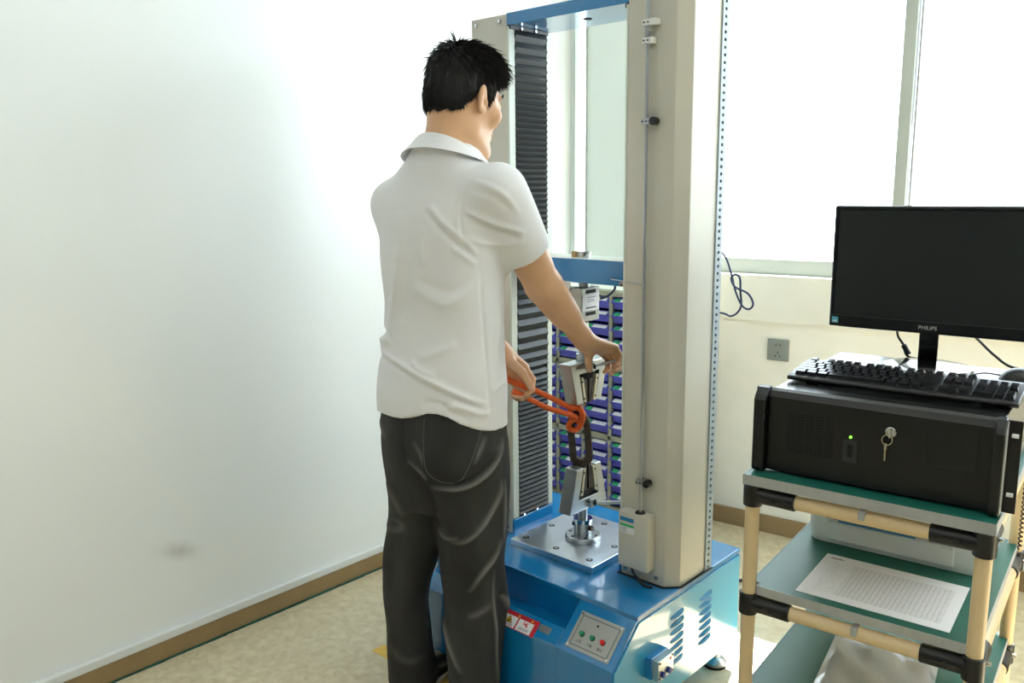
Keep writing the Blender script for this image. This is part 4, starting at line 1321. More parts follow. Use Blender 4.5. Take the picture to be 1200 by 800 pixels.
CREASE = 1.5
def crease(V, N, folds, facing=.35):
    """push folds into a cloth surface; returns moved points and the wear and painted highlight of the ridges"""
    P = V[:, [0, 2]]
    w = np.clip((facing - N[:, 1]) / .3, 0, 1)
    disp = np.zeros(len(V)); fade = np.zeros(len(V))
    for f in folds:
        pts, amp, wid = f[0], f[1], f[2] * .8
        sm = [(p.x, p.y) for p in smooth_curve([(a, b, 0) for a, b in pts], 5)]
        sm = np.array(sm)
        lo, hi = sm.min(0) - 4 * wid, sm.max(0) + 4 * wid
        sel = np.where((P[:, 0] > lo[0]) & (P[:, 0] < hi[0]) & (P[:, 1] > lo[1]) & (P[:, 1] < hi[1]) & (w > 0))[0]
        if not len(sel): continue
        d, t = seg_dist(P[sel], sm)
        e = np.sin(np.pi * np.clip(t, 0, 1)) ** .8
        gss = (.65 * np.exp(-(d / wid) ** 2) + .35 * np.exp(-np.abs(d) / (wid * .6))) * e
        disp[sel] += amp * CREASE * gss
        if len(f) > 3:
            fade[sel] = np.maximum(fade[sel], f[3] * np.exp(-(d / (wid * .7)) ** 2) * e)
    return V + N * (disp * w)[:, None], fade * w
SHIRT_FOLDS = [  # outline of each crease in the (x, z) plane of the figure, height, width
    ([(0.141, 1.419), (0.12, 1.387), (0.107, 1.347), (0.108, 1.307), (0.117, 1.266), (0.15, 1.224)], -0.0022, 0.006),
    ([(0.135, 1.425), (0.113, 1.391), (0.1, 1.348), (0.101, 1.306), (0.11, 1.263)], 0.0015, 0.007),
    ([(0.112, 1.347), (0.161, 1.326), (0.201, 1.311), (0.262, 1.292)], 0.0048, 0.009),
    ([(0.132, 1.322), (0.169, 1.305), (0.205, 1.293), (0.25, 1.278)], -0.004, 0.010),
    ([(0.13, 1.417), (0.175, 1.401), (0.215, 1.374), (0.245, 1.335)], 0.003, 0.009),
    ([(0.125, 1.397), (0.178, 1.379), (0.225, 1.345)], -0.0025, 0.011),
    ([(0.12, 1.284), (0.165, 1.268), (0.21, 1.266), (0.26, 1.272)], 0.0035, 0.011),
    ([(0.035, 1.36), (0.06, 1.327), (0.085, 1.303), (0.112, 1.279), (0.145, 1.242)], 0.0048, 0.009),
    ([(0.025, 1.35), (0.055, 1.31), (0.096, 1.271), (0.14, 1.228)], -0.006, 0.010),
    ([(0.084, 1.263), (0.116, 1.242), (0.144, 1.217)], 0.004, 0.009),
    ([(-0.031, 1.346), (-0.035, 1.283), (-0.041, 1.223)], 0.004, 0.018),
    ([(0.02, 1.314), (0.012, 1.262), (0.017, 1.214)], 0.003, 0.018),
    ([(-0.01, 1.5), (0.021, 1.48), (0.073, 1.464)], -0.002, 0.012),
    ([(-0.035, 1.262), (-0.049, 1.178), (-0.063, 1.093), (-0.077, 1.025)], 0.005, 0.016),
    ([(-0.017, 1.228), (-0.028, 1.149), (-0.041, 1.075)], -0.003, 0.016),
    ([(-0.01, 1.162), (0.028, 1.142), (0.072, 1.126), (0.118, 1.154), (0.153, 1.198)], 0.004, 0.018),
    ([(0.001, 1.185), (0.04, 1.167), (0.084, 1.16), (0.13, 1.193)], -0.003, 0.016),
    ([(0.154, 1.207), (0.154, 1.133), (0.16, 1.029), (0.164, 0.934), (0.171, 0.856)], -0.003, 0.007),
    ([(0.188, 1.139), (0.196, 1.08), (0.189, 1.008), (0.2, 0.936)], 0.004, 0.012),
    ([(0.204, 1.161), (0.215, 1.078), (0.208, 1.006)], -0.003, 0.012),
    ([(-0.1, 0.995), (-0.061, 0.979), (-0.006, 0.954), (0.05, 0.928), (0.107, 0.902), (0.164, 0.879)], 0.008, 0.011),
    ([(-0.103, 0.98), (-0.062, 0.964), (-0.006, 0.94), (0.05, 0.915), (0.107, 0.888), (0.158, 0.865)], -0.007, 0.011),
    ([(-0.019, 0.986), (0.0, 0.968), (0.04, 0.952)], 0.005, 0.012),
    ([(-0.115, 0.987), (-0.084, 1.021), (-0.073, 1.03)], 0.008, 0.014),
    ([(-0.096, 1.028), (-0.075, 1.045)], -0.008, 0.014),
    ([(-0.005, 0.991), (0.041, 1.007), (0.093, 1.034)], 0.004, 0.018),
    ([(0.054, 0.866), (0.089, 0.882), (0.141, 0.862), (0.17, 0.855)], 0.006, 0.012),
    ([(0.003, 0.886), (0.043, 0.887), (0.077, 0.865), (0.123, 0.845)], -0.005, 0.012),
    ([(0.175, 0.903), (0.199, 0.92), (0.214, 0.925)], 0.004, 0.01),
]
JEANS_FOLDS = [  # the same, with the wear and highlight painted on its ridge
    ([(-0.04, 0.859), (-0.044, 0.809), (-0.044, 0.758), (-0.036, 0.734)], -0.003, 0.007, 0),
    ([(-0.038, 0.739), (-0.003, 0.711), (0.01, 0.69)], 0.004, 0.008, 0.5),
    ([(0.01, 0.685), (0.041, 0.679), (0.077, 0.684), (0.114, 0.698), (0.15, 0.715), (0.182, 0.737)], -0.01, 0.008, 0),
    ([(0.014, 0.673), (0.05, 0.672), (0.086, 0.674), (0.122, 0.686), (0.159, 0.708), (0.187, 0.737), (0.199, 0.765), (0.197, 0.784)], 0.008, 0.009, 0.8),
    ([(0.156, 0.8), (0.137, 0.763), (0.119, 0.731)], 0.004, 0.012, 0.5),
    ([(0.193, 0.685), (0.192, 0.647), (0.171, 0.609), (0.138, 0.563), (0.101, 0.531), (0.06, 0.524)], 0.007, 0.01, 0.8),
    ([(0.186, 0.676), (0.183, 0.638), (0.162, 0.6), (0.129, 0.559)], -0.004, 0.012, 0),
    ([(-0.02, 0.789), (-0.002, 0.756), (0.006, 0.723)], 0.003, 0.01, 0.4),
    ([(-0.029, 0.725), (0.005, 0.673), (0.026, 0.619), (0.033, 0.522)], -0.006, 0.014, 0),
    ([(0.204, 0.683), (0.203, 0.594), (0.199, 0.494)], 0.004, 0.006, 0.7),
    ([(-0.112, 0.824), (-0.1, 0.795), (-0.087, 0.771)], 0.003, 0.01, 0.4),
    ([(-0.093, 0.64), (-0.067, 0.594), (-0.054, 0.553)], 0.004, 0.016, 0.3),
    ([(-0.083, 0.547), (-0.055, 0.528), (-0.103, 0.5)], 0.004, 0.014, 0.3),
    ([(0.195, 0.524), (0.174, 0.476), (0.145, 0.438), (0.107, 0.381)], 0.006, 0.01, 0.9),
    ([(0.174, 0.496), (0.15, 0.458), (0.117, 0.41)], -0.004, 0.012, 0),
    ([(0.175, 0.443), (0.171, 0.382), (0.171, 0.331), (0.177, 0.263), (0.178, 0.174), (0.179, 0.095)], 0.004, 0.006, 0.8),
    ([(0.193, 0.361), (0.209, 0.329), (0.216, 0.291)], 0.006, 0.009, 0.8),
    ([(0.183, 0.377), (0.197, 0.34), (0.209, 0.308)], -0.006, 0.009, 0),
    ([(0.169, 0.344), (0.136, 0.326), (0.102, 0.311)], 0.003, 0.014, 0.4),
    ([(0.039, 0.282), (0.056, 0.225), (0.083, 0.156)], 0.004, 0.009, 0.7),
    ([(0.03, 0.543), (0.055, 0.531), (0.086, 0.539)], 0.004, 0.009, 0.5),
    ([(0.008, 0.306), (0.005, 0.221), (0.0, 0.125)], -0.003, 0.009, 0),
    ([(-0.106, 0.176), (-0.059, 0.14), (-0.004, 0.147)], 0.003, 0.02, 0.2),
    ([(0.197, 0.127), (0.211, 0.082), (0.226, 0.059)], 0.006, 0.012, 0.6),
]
MAN = Vector((-1.6, 1.39, 0))
man_rot = R(49.0175)
TF = np.array([.616, .788, 0]); TR = np.array([.788, -.616, 0]); UP = np.array([0, 0, 1.0])
# head frame: turned further to the right than the chest and bowed
ph, pt = R(54), R(10)
hf0 = np.array([math.sin(ph), math.cos(ph), 0])
HR = np.array([math.cos(ph), -math.sin(ph), 0])
HF = hf0 * math.cos(pt) - UP * math.sin(pt)
HU = hf0 * math.sin(pt) + UP * math.cos(pt)
HC = np.array([.128, .018, 1.612])
def HP(r, f, u):
    return HC + HR * r + HF * f + HU * u
HAX = (HR, HF, HU)

skin = mat('skin', (226, 178, 138), .46, sub=.12, noise=.05, scale=14)
nt = skin.node_tree

B = Field((-.24, -.24, -.0), (.66, .34, 1.80), .0034)
# head
B.ellipsoid(HP(0, 0, .005), HAX, (.074, .094, .098), 0)
B.ellipsoid(HP(0, .026, -.060), HAX, (.060, .061, .070), .02)
B.ellipsoid(HP(0, .062, -.116), HAX, (.030, .026, .022), .03)
for q in (-1, 1):
    B.capsule(HP(q * .053, -.002, -.086), HP(q * .026, .060, -.122), .014, .012, .03)
    B.ellipsoid(HP(q * .048, .060, -.030), HAX, (.024, .022, .022), .02)
    B.ellipsoid(HP(q * .033, .101, .000), HAX, (.016, .012, .010), .012, 'sub')
    B.capsule(HP(q * .012, .090, .018), HP(q * .048, .076, .018), .008, .006, .012)
    B.ellipsoid(HP(q * .031, .0815, -.001), HAX, (.0145, .0115, .0095), .004)
    B.ellipsoid(HP(q * .012, .098, -.043), HAX, (.009, .010, .008), .006)
B.capsule(HP(0, .088, .006), HP(0, .100, -.036), .0075, .0100, .012)
B.ellipsoid(HP(0, .091, -.068), HAX, (.022, .009, .006), .006)
B.ellipsoid(HP(0, .089, -.080), HAX, (.019, .009, .007), .006)
B.capsule(HP(-.022, .097, -.0735), HP(.022, .097, -.0735), .0025, .0025, .004, 'sub')
# ears
for q in (-1, 1):
    ea = HR * q; eb = HF * .90 - HR * q * .50; eb /= np.linalg.norm(eb)
    en = np.cross(eb, HU); en /= np.linalg.norm(en)
    eu = HU * .97 - HF * .22; eu /= np.linalg.norm(eu)
    c = HP(q * .080, -.006, -.004)
    B.ellipsoid(c, (en, eb, eu), (.0085, .0185, .033), .006)
    B.ellipsoid(HP(q * .079, .000, -.030), HAX, (.006, .009, .010), .006)
    B.ellipsoid(c + HR * q * .010 + HF * .003 - HU * .003, (en, eb, eu), (.007, .0095, .018), .004, 'sub')
    B.ellipsoid(c + HR * q * .004 + HF * .012 - HU * .008, HAX, (.004, .004, .007), .004)
# neck and trunk
B.capsule((.078, -.006, 1.44), HP(0, -.026, -.068), .067, .0605, .03)
B.loft([(.84, .055, 0, .150, .105), (.95, .057, .0, .145, .10), (1.1, .066, .008, .145, .098), (1.25, .07, .012, .152, .102), (1.36, .075, .012, .150, .092), (1.44, .08, .006, .105, .07), (1.49, .08, 0, .06, .06)], TR, TF, .03)
# arms
SR, ER, WR = (.205, -.100, 1.375), (.318, -.010, 1.158), (.450, .085, .985)
SLf, EL, WL = (-.050, .100, 1.362), (.050, .215, 1.15), (.222, .130, .955)
for S_, E_, W_ in ((SR, ER, WR), (SLf, EL, WL)):
    S_, E_, W_ = map(np.array, (S_, E_, W_))
    B.capsule(S_, E_, .050, .0425, .03)
    B.capsule(S_ + (E_ - S_) * .25, S_ + (E_ - S_) * .8, .047, .044, .02)
    B.capsule(E_, W_, .0425, .0275, .02)
    B.capsule(E_ + (W_ - E_) * .08, E_ + (W_ - E_) * .5, .0435, .038, .02)
# bent elbow point
B.ellipsoid(np.array(ER) + np.array([.006, -.030, -.018]), (TR, TF, UP), (.018, .018, .022), .02)
# right hand over the upper lever: palm down, fingers across the bar
Fd = np.array([.786, .49, -.378]); Fd /= np.linalg.norm(Fd)
Kd = np.array([-.50, .80, -.30]); Kd -= Fd * (Kd @ Fd); Kd /= np.linalg.norm(Kd)
Nd = np.cross(Fd, Kd); Nd *= np.sign(Nd[2])
W_ = np.array(WR); KC = np.array([.527, .133, .951])
B.capsule(np.array(ER) * .15 + W_ * .85, W_ + Fd * .008, .0295, .026, .015, flat=(Nd, 1.25))
ks = []
for i, (off, back) in enumerate(((.034, .004), (.012, 0), (-.010, .002), (-.030, .010))):
    kn = KC + Kd * off - Fd * back
    ks.append(kn)
    B.capsule(W_ + Kd * off * .55, kn, .0165, .0125, .014, flat=(Nd, 1.15))
B.ellipsoid((W_ + KC) / 2 - Nd * .004, (Fd, Kd, Nd), (.045, .034, .015), .012)
for i, kn in enumerate(ks):
    L = ((.042, .025, .021), (.046, .028, .022), (.042, .026, .021), (.034, .020, .019))[i]
    r = (.0095, .0098, .0092, .0082)[i]
    p = kn.copy()
    base_a = (18, 24, 26, 30)[i]
    for j, (ln_, an) in enumerate(zip(L, (base_a, base_a + 62, base_a + 112))):
        d = Fd * math.cos(R(an)) - Nd * math.sin(R(an))
        q_ = p + d * ln_
        B.capsule(p, q_, r * (1 - .08 * j), r * (1 - .08 * (j + 1)), .004)
        p = q_
th = [W_ + Fd * .018 + Kd * .016 - Nd * .006, np.array([.470, .128, .942]), np.array([.469, .130, .916]), np.array([.471, .131, .896])]
B.capsule(th[0], th[1], .0165, .0125, .012); B.capsule(th[1], th[2], .0118, .0105, .006); B.capsule(th[2], th[3], .0105, .0085, .004)
# left hand closed around the rope
W2 = np.array(WL)
B.capsule(np.array(EL) * .15 + W2 * .85, W2 + np.array([.012, .002, -.012]), .029, .027, .015)
fingers = [
    [(.292, .150, .907), (.312, .130, .876), (.306, .106, .850), (.289, .093, .840)],
    [(.281, .156, .891), (.299, .136, .857), (.293, .110, .834), (.275, .097, .831)],
    [(.269, .160, .878), (.285, .140, .843), (.279, .114, .826), (.262, .101, .834)],
    [(.257, .158, .867), (.268, .140, .838), (.265, .117, .826), (.251, .103, .838)]]
for i, fg in enumerate(fingers):
    fg = [np.array(p) for p in fg]
    B.capsule(W2 + (fg[0] - W2) * .08 + np.array([0, 0, (.012, .004, -.004, -.012)[i]]), fg[0], .0165, .0128, .014)
    r = (.0095, .0097, .0092, .0082)[i]
    for j in range(3):
        B.capsule(fg[j], fg[j + 1], r * (1 - .07 * j), r * (1 - .07 * (j + 1)), .004)
th2 = [np.array(p) for p in ((.238, .118, .938), (.277, .092, .905), (.292, .086, .880), (.298, .085, .862))]
B.capsule(th2[0], th2[1], .0165, .0122, .012); B.capsule(th2[1], th2[2], .0115, .010, .005); B.capsule(th2[2], th2[3], .010, .0082, .004)
# hips, legs and feet (inside the clothes)
HPc = np.array([.058, 0, .84])
for q, kx, ky, fx, fy in ((1, .122, -.050, .118, -.058), (-1, -.038, .056, -.050, .060)):
    hip = HPc + TR * q * .085
    B.capsule(hip, (kx, ky, .46), .078, .052, .03)
    B.capsule((kx, ky, .46), (fx, fy, .09), .050, .034, .02)
    B.capsule((fx, fy, .06), np.array([fx, fy, .03]) + TF * .12, .030, .022, .02)
V, Q = B.mesh()
V = relax(V, Q, 1, .4)
V, Q = largest(V, Q)
man = quad_object('person', V, Q, skin, None)
man.location = MAN
man.rotation_euler = (0, 0, man_rot)
tag(man, 'man in white polo shirt and charcoal jeans, back turned, holding rope and lever', 'person')

# fingernails
nailm = mat('fingernail', (226, 178, 156), .3)
def nail(p, d, n, w=.0055, l=.009):
    p, d, n = (np.array(a, float) for a in (p, d, n))
    d /= np.linalg.norm(d); n = n - d * (n @ d); n /= np.linalg.norm(n)
    s_ = np.cross(d, n)
    vs, fs = [], []
    for i in range(5):
        for j in range(4):
            a = -1 + .5 * i; t = j / 3
            ww = w * (1 - .25 * t * t)
            q_ = p + d * (l * (t - .5)) + s_ * (ww * a) + n * (-.0016 * a * a)
            vs.append(tuple(q_))
    for i in range(4):
        for j in range(3):
            k = i * 4 + j
            fs.append((k, k + 4, k + 5, k + 1))
    return MB().add(vs, fs).build('fingernail', nailm, man, smooth=80)
nail(th[3] + np.array([-.002, -.0088, .004]), th[3] - th[2], (-.1, -1, .1))
nail(th2[3] + np.array([.001, -.0082, .004]), th2[3] - th2[2], (.15, -1, .1))
for fg in fingers:
    fg = [np.array(p) for p in fg]
    d = fg[3] - fg[2]
    n_ = np.array([.1, -.55, -.8])
    nail(fg[3] + n_ / np.linalg.norm(n_) * .0076, d, n_, .0048, .008)
# eyes and brows
em_ = mat('eye white', (232, 228, 222), .15)
iris = mat('iris', (30, 20, 16), .15)
for q in (-1, 1):
    c = HP(q * .031, .0835, -.001)
    e_ = MB()
    n = 12
    vs, fs = [], []
    for i in range(n + 1):
        for j in range(n):
            a, b_ = math.pi * i / n, 2 * math.pi * j / n
            v_ = HR * math.sin(a) * math.cos(b_) + HU * math.sin(a) * math.sin(b_) + HF * math.cos(a)
            vs.append(tuple(c + v_ * .0112))
    for i in range(n):
        for j in range(n):
            fs.append((i * n + j, i * n + (j + 1) % n, (i + 1) * n + (j + 1) % n, (i + 1) * n + j))
    eo = e_.add(vs, fs).build('eye', em_, man, smooth=80)
    MB().cyl(tuple(c + HF * .0085 - HU * .003), tuple(c + HF * .0111 - HU * .0035), .0058, .0046, n=16).build('iris', iris, eo)
    bw_ = MB()
    rnd = random.Random(5 + q)
    for i in range(70):
        t = rnd.random()
        p = HP(q * (.012 + .040 * t), .0995 - .020 * t * t, .019 + .006 * math.sin(t * 2.6) + rnd.uniform(-.003, .003))
        d = HR * q * .008 + HU * rnd.uniform(.0, .004) - HF * .003 * t
        bw_.tube([tuple(p), tuple(p + d)], .0005, n=3)
    bw_.build('eyebrow', M['black_matte'], man)

# ---- hair: a close cap over the skull with tapering locks growing out of it
hairm = mat('black hair', (20, 18, 18), .55, spec=.4)
Hh = Field(HC - .16, HC + .18, .0034)
Hh.ellipsoid(HP(0, -.003, .014), HAX, (.0825, .1035, .118), 0)
Hh.ellipsoid(HP(0, .000, .046), HAX, (.078, .098, .090), .012)
Hh.capsule(HP(0, -.024, -.02), HP(0, -.034, -.125), .064, .058, .02)
Vh, Qh = Hh.mesh()
rel = Vh - HC
cr_, cf_, cu_ = rel @ HR, rel @ HF, rel @ HU
def hairline(r, f):
    """lowest u that still carries hair, by how far forward f lies"""
    side = np.interp(f, [-.11, -.075, -.050, -.028, -.018, -.002, .012, .026, .034, .050, .075, .11], [-.058, -.058, -.046, -.020, .000, .022, .004, -.030, -.006, .030, .052, .060])
    return side + (.004 * np.sin(r * 190) + .003 * np.sin(r * 430 + 1.7)) * (f < -.03)
keep = cu_ > hairline(cr_, cf_)
fk = keep[Qh].all(1)
Vk, idx = Vh, None
used = np.zeros(len(Vh), bool); used[Qh[fk].ravel()] = True
remap = np.cumsum(used) - 1
capV, capQ = Vh[used], remap[Qh[fk]]
capN = normals(capV, capQ)
if ((capV - HC) * capN).sum(1).mean() < 0: capN = -capN
cu2 = (capV - HC) @ HU; cf2 = (capV - HC) @ HF; cr2 = (capV - HC) @ HR
edge_d = cu2 - hairline(cr2, cf2)
thick = np.clip(edge_d / .03, 0, 1)
capV = capV - capN * (.0095 * (1 - thick))[:, None]          # thins out towards the hairline
rnd = np.random.RandomState(4)
vs_all, fs_all = [capV], [capQ]
def lock(p, dirs, r0):
    """three-sided tapering lock through the given points"""
    t = (dirs[-1] - dirs[0]); t = t / (np.linalg.norm(t) + 1e-9)
    a = np.cross(t, [.3, .5, .8]); a /= np.linalg.norm(a); b = np.cross(t, a)
    out = []
    for i, c in enumerate(dirs):
        r = r0 * (1 - i / (len(dirs) - .7))
        for k in range(3):
            w_ = 2 * math.pi * k / 3
            out.append(c + (a * math.cos(w_) + b * math.sin(w_)) * r)
    return out
lv_v, lv_f = [], []
nl = 9000
pick = rnd.choice(len(capV), nl)
for pi in pick:
    p = capV[pi] + rnd.normal(0, .0015, 3); n_ = capN[pi]
    u_, f_, r_ = cu2[pi], cf2[pi], cr2[pi]
    topw = np.clip((u_ - .045) / .045, 0, 1)
    frontw = np.clip((f_ - .0) / .07, 0, 1)
    crown = HP(.005, -.035, .11)
    away = p - crown; away -= n_ * (away @ n_); away /= np.linalg.norm(away) + 1e-6
    jit = rnd.normal(0, .35, 3)
    dirn = away * (1.0) + HF * .7 * topw + jit * (.35 + .45 * topw) + n_ * (.10 + .75 * topw * rnd.rand())
    if f_ < -.03 or abs(r_) > .06:
        dirn = dirn - HU * .9 * (1 - topw)
    dirn /= np.linalg.norm(dirn)
    edge = np.clip(edge_d[pi] / .045, .34, 1)
    Lk = (.010 + .012 * rnd.rand()) * edge + topw * (.006 + .020 * rnd.rand() ** 2) + .016 * frontw * topw
    pts = []
    for s_ in range(4):
        t = s_ / 3
        curl = -UP * .35 * t * t * Lk * (1 - .5 * topw)
        pts.append(p - n_ * .003 + dirn * Lk * t + n_ * (.002 * math.sin(t * 2.5)) + curl)
    k0 = len(lv_v)
    lv_v += lock(p, pts, .0012 + .0024 * topw * rnd.rand())
    for s_ in range(3):
        for k in range(3):
            lv_f.append((k0 + s_ * 3 + k, k0 + s_ * 3 + (k + 1) % 3, k0 + s_ * 3 + 3 + (k + 1) % 3, k0 + s_ * 3 + 3 + k))
vs_all.append(np.array(lv_v)); fs_all.append(np.array(lv_f) + len(capV))
hair = quad_object('hair', np.concatenate(vs_all), np.concatenate(fs_all), hairm, man)

# ---- polo shirt
cloth = mat('white polo cotton', (236, 235, 236), .85, bump=.12, bscale=1500)
T = Field((-.26, -.26, .74), (.42, .36, 1.60), .0036)
T.loft([(.76, .055, .0, .180, .138), (.82, .055, .0, .179, .137), (.88, .056, .0, .178, .134), (.95, .058, .002, .174, .128), (1.02, .066, .004, .164, .120), (1.1, .068, .008, .161, .118), (1.18, .067, .010, .164, .121), (1.26, .07, .012, .171, .124), (1.34, .076, .012, .178, .118), (1.40, .079, .011, .164, .105), (1.44, .080, .006, .130, .094), (1.482, .081, .002, .089, .081), (1.518, .081, -.001, .071, .070)], TR, TF, 0, p=2.25)
def arm_pt(S_, E_, t): return np.array(S_) + (np.array(E_) - np.array(S_)) * t
hemR, hemL = arm_pt(SR, ER, .62), arm_pt(SLf, EL, .64)
T2 = Field((-.26, -.26, .74), (.42, .36, 1.60), .0036)
T2.capsule(arm_pt(SR, ER, -.06), arm_pt(SR, ER, .70), .071, .0645, 0)
T2.capsule(arm_pt(SLf, EL, .02), arm_pt(SLf, EL, .74), .054, .060, 0)
# cut the sleeves off and hollow them around the arm, then sew them to the trunk
for S_, E_, hm in ((SR, ER, hemR), (SLf, EL, hemL)):
    ax = np.array(E_) - np.array(S_); ax /= np.linalg.norm(ax)
    ax2 = ax + np.array([.10, .0, -.05]); ax2 /= np.linalg.norm(ax2)
    sl_, x, y, z = T2._sub(hm - .13, hm + .15)
    pl = (x - hm[0]) * ax2[0] + (y - hm[1]) * ax2[1] + (z - hm[2]) * ax2[2]
    T2.D[sl_] = np.maximum(T2.D[sl_], pl.astype(np.float32))
    T2.capsule(hm - ax * .055, hm + ax * .06, .050, .0585, .004, 'sub')
assert (T2.n == T.n).all()
for kk, half in ((.035, 1), (.06, -1)):
    xs_ = T.lo[0] + T.h * np.arange(T.n[0])
    m_ = (xs_ > .07) if half > 0 else (xs_ <= .07)
    T._mix((m_, slice(None), slice(None)), T2.D[m_], kk, 'add')
# hem line, a little wavy
sl_, x, y, z = T._sub(T.lo, (T.lo[0] + 9, T.lo[1] + 9, .90))
zh = np.interp(x.ravel(), [-.14, -.116, -.05, -.01, .015, .04, .065, .09, .139, .18, .225, .26], [.836, .833, .838, .852, .862, .860, .852, .838, .820, .808, .801, .803]).astype(np.float32)[:, None, None]
T.D[sl_] = np.maximum(T.D[sl_], np.where(z < .9, zh - z, -9).astype(np.float32))
V, Q = T.mesh()
V = relax(V, Q, 2, .5)
V, Q = largest(V, Q)
N = normals(V, Q)
if (N[V[:, 1] < -.1][:, 1]).mean() > 0: N = -N
V, _ = crease(V, N, SHIRT_FOLDS)
# soft ripples of the cloth
rip = .0016 * np.sin(V[:, 0] * 42 + np.sin(V[:, 2] * 9) * 2.0) * np.clip((1.3 - V[:, 2]) / .3, 0, 1) + .0012 * np.sin(V[:, 2] * 38 + V[:, 0] * 17 + 1.0)
V = V + N * rip[:, None]
V = relax(V, Q, 1, .35)
shirt = quad_object('polo_shirt', V, Q, cloth, man)
# collar: stand and turned-down fall, open at the throat
def collar():
    vs, fs = [], []
    na = 56
    for i in range(na + 1):
        th_ = R(-158 + 316 * i / na)                      # 0 = nape
        c_, s_ = math.cos(th_), math.sin(th_)
        dirv = -TF * c_ + TR * s_
        fr_ = (1 - c_) / 2                                # 0 nape, 1 throat
        zt = 1.531 - .074 * fr_
        cx = np.array([.080, .000, 0]) + TF * (.010 * fr_)
        rt = .0655 + .014 * fr_
        flare = .033 + .004 * fr_ + .011 * abs(s_)
        drop = .036 + .018 * max(0, fr_ - .6)
        for (r_, z_) in ((rt - .001, zt - .03), (rt, zt - .004), (rt + .003, zt), (rt + .007, zt - .003), (rt + flare * .55, zt - drop * .55), (rt + flare, zt - drop), (rt + flare - .004, zt - drop + .001), (rt + .006, zt - .012), (rt + .003, zt - .03)):
            p = cx + dirv * r_
            vs.append((p[0], p[1], z_))
    m_ = 9
    for i in range(na):
        for j in range(m_ - 1):
            fs.append((i * m_ + j, (i + 1) * m_ + j, (i + 1) * m_ + j + 1, i * m_ + j + 1))
    fs += [list(range(m_)), list(range(na * m_, na * m_ + m_))[::-1]]
    return MB().add(vs, fs)
collar().build('collar', cloth, shirt, smooth=50)

# ---- jeans
jm = mat('charcoal washed denim', (50, 49, 47), .85)
nt = jm.node_tree; b = nt.nodes['Principled BSDF']
tc = nt.nodes.new('ShaderNodeTexCoord')
nz = nt.nodes.new('ShaderNodeTexNoise'); nz.inputs['Scale'].default_value = 11; nz.inputs['Detail'].default_value = 6
n2 = nt.nodes.new('ShaderNodeTexNoise'); n2.inputs['Scale'].default_value = 900
mp_ = nt.nodes.new('ShaderNodeMapping'); mp_.inputs['Scale'].default_value = (1, 1, .35)
nt.links.new(tc.outputs['Object'], mp_.inputs[0]); nt.links.new(mp_.outputs[0], nz.inputs['Vector']); nt.links.new(mp_.outputs[0], n2.inputs['Vector'])
rp = nt.nodes.new('ShaderNodeValToRGB')
rp.color_ramp.elements[0].position = .35; rp.color_ramp.elements[0].color = lin((34, 34, 34))
rp.color_ramp.elements[1].position = .7; rp.color_ramp.elements[1].color = lin((58, 58, 57))
nt.links.new(nz.outputs['Fac'], rp.inputs[0])
atn = nt.nodes.new('ShaderNodeAttribute'); atn.attribute_name = 'worn_highlight'  # lighter fold ridges: denim wear plus painted highlight
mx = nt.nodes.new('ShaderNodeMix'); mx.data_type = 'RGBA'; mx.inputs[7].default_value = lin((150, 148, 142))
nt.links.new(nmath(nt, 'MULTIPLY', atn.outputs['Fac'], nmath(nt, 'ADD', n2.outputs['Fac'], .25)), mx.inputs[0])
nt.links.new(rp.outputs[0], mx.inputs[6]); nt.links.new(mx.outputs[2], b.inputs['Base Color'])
bp = nt.nodes.new('ShaderNodeBump'); bp.inputs['Strength'].default_value = .2; bp.inputs['Distance'].default_value = .001
nt.links.new(n2.outputs['Fac'], bp.inputs['Height']); nt.links.new(bp.outputs[0], b.inputs['Normal'])

J = Field((-.24, -.26, .015), (.34, .28, .95), .0038)
EX, EY = np.array([1., 0, 0]), np.array([0, 1., 0])
J.loft([(.58, .062, .0, .140, .105), (.64, .062, -.002, .158, .122), (.72, .060, -.006, .167, .138), (.80, .058, -.002, .168, .132), (.88, .056, 0, .164, .122), (.94, .056, 0, .160, .118)], TR, TF, 0, p=2.3, zpad=.002)
J.loft([(.03, .118, -.058, .072, .084), (.118, .120, -.058, .070, .082), (.20, .125, -.054, .078, .080), (.267, .126, -.050, .083, .080), (.35, .131, -.042, .087, .082), (.44, .121, -.052, .086, .086), (.54, .126, -.056, .092, .094), (.64, .127, -.052, .095, .10), (.76, .122, -.045, .085, .095)], EX, EY, .028, p=2.1)
J.loft([(.03, -.045, .060, .072, .080), (.092, -.046, .060, .067, .078), (.20, -.052, .060, .063, .076), (.283, -.054, .060, .063, .078), (.35, -.050, .058, .068, .080), (.409, -.040, .056, .077, .082), (.49, -.018, .055, .083, .086), (.62, -.004, .050, .088, .095), (.76, -.004, .045, .085, .09)], EX, EY, .028, p=2.1)
for fx, fy in ((.118, -.058), (-.045, .060)):
    J.capsule((fx, fy, -.02), (fx, fy, .07), .062, .058, .004, 'sub')
V, Q = J.mesh()
V = relax(V, Q, 2, .5)
V, Q = largest(V, Q)
N = normals(V, Q)
if (N[V[:, 1] < -.1][:, 1]).mean() > 0: N = -N
V, worn_highlight = crease(V, N, JEANS_FOLDS)
V = V + N * (.0018 * np.sin(V[:, 2] * 34 + V[:, 0] * 21) * np.clip((.62 - V[:, 2]) / .3, 0, 1))[:, None]
V = relax(V, Q, 1, .3)
jeans = quad_object('jeans', V, Q, jm, man, {'worn_highlight': worn_highlight})
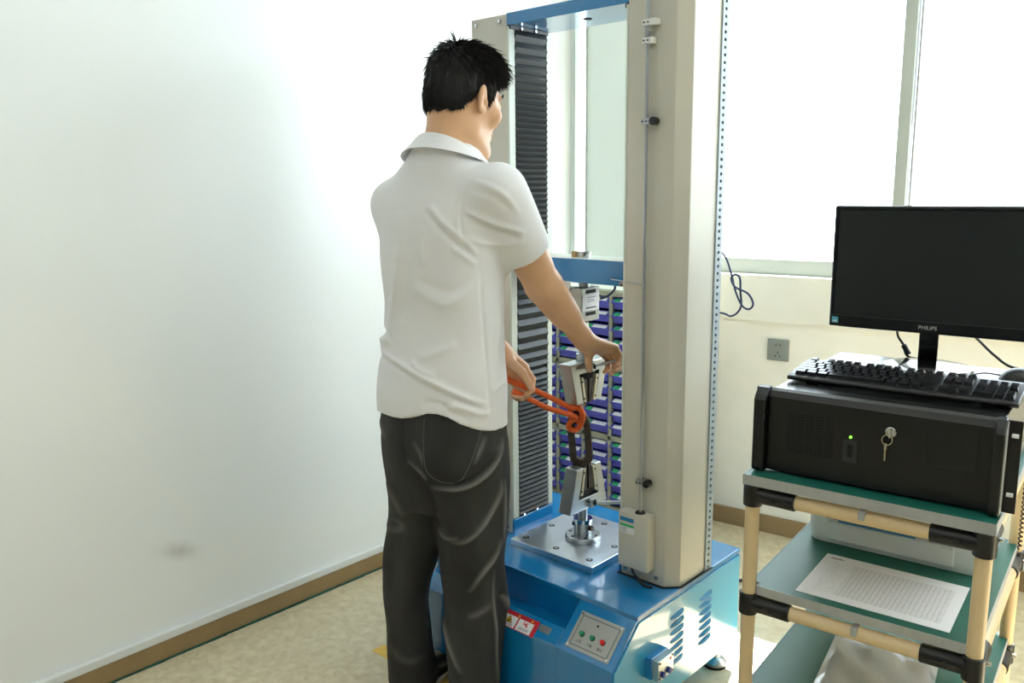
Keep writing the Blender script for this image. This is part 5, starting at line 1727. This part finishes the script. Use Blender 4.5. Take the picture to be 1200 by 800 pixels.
# back pockets, laid on the seat of the jeans
bvh = BVHTree.FromPolygons([tuple(v) for v in V], [tuple(q) for q in Q])
def on_seat(x, z, off):
    h = bvh.ray_cast(Vector((x, -1.0, z)), Vector((0, 1, 0)))
    return (h[0] + h[1] * (off if h[1].y < 0 else -off)) if h[0] is not None else None
def patch(outline, name, off=.0022, n=12):
    """outline: four corners bl, br, tr, tl in (x, z), plus an optional bottom point"""
    bl, br, tr_, tl = [np.array(p) for p in outline[:4]]
    vs, fs = [], []
    for j in range(n + 1):
        for i in range(n + 1):
            s_, t = i / n, j / n
            bot = bl * (1 - s_) + br * s_
            if len(outline) > 4:
                bot = bot + (np.array(outline[4]) - (bl + br) / 2) * (1 - abs(2 * s_ - 1))
            top = tl * (1 - s_) + tr_ * s_
            q_ = bot * (1 - t) + top * t
            e = 0 if (i in (0, n) or j in (0, n)) else 1
            h = on_seat(q_[0], q_[1], off if e else .0007)
            if h is None: return None
            vs.append(tuple(h))
    for j in range(n):
        for i in range(n):
            k = j * (n + 1) + i
            fs.append((k, k + 1, k + n + 2, k + n + 1))
    return MB().add(vs, fs).build(name, jm, jeans, smooth=50)
patch([(.002, .716), (.120, .731), (.160, .835), (.001, .85), (.078, .682)], 'back_pocket')
patch([(-.088, .752), (-.074, .751), (-.068, .84), (-.088, .845)], 'back_pocket')
def stitch(pts, name='stitching'):
    q_ = []
    for p in smooth_curve([(a, b_, 0) for a, b_ in pts], 10):
        h = on_seat(p.x, p.y, .0022)
        if h is not None: q_.append(h)
    if len(q_) > 2:
        MB().tube(q_, .0011, n=5).build(name, sm_, jeans, smooth=60)
sm_ = mat('grey stitching', (96, 94, 88), .8)
stitch([(.009, .845), (.010, .720), (.076, .690), (.114, .735), (.150, .83)])
stitch([(.223, .60), (.213, .50), (.212, .44)], 'outer_seam')

# ---- shoes
shm = mat('dark shoe leather', (38, 38, 40), .5); slm = mat('pale shoe sole', (214, 210, 200), .6)
for fx, fy in ((.118, -.058), (-.045, .060)):
    S_ = Field((fx - .2, fy - .2, -.0), (fx + .26, fy + .26, .16), .004)
    c = np.array([fx, fy, 0])
    S_.ellipsoid(c + TF * -.020 + UP * .045, (TR, TF, UP), (.038, .050, .050), 0)
    S_.capsule(c + UP * .06, c + UP * .09, .042, .042, .02)
    S_.ellipsoid(c + TF * .055 + UP * .035, (TR, TF, UP), (.042, .080, .036), .03)
    S_.ellipsoid(c + TF * .115 + UP * .028, (TR, TF, UP), (.044, .062, .027), .02)
    sl2, x, y, z = S_._sub(S_.lo, S_.lo + 1)
    S_.D[sl2] = np.maximum(S_.D[sl2], .012 - z + 0 * x + 0 * y)
    V, Q = S_.mesh()
    sh_ = quad_object('shoe', relax(V, Q, 1, .4), Q, shm, man)
    pr_o = []
    for i in range(28):
        a = 2 * math.pi * i / 28
        f_ = math.cos(a) * .122 + .052; w2 = math.sin(a) * (.043 + .004 * math.cos(a))
        p = c + TF * f_ + TR * w2
        pr_o.append((p[0], p[1]))
    MB().prism(pr_o, 'z', 0, .018).build('shoe_sole', slm, sh_, bevel=.003)

# ---- orange rope looped through the forged link, held in the left hand
def man_world(p):
    return Matrix.Translation(MAN) @ Matrix.Rotation(man_rot, 4, 'Z') @ Vector(p)
RO = man_world((.435, .140, .775))
def rope(pts, r=.0078):
    return MB().tube([man_world(p) for p in smooth_curve(pts, 8)], r, n=12)
up_ = [(.232, .135, .880), (.257, .122, .871), (.282, .114, .862), (.310, .111, .851), (.371, .120, .818), (.418, .136, .790), (.446, .150, .781), (.458, .164, .766), (.455, .176, .742), (.443, .170, .733)]
lo_ = [(.252, .106, .849), (.279, .110, .836), (.346, .115, .798), (.401, .126, .776), (.424, .134, .766), (.436, .142, .756)]
loop_ = [(.436, .142, .756), (.421, .146, .744), (.416, .150, .730), (.425, .156, .718), (.440, .160, .716), (.452, .158, .728), (.456, .148, .752), (.452, .140, .776), (.440, .146, .790), (.428, .160, .784), (.424, .174, .764), (.430, .180, .742)]
rope_o = MB()
for pts in (up_, lo_ + loop_[1:]):
    q = rope(pts); rope_o.add(q.v, q.f)
ro = rope_o.build('orange_rope', M['orange_rope'], None, origin=RO, smooth=60)
ro.location = RO
tag(ro, 'orange rope tied through the steel link and held in the left hand of the man', 'rope')
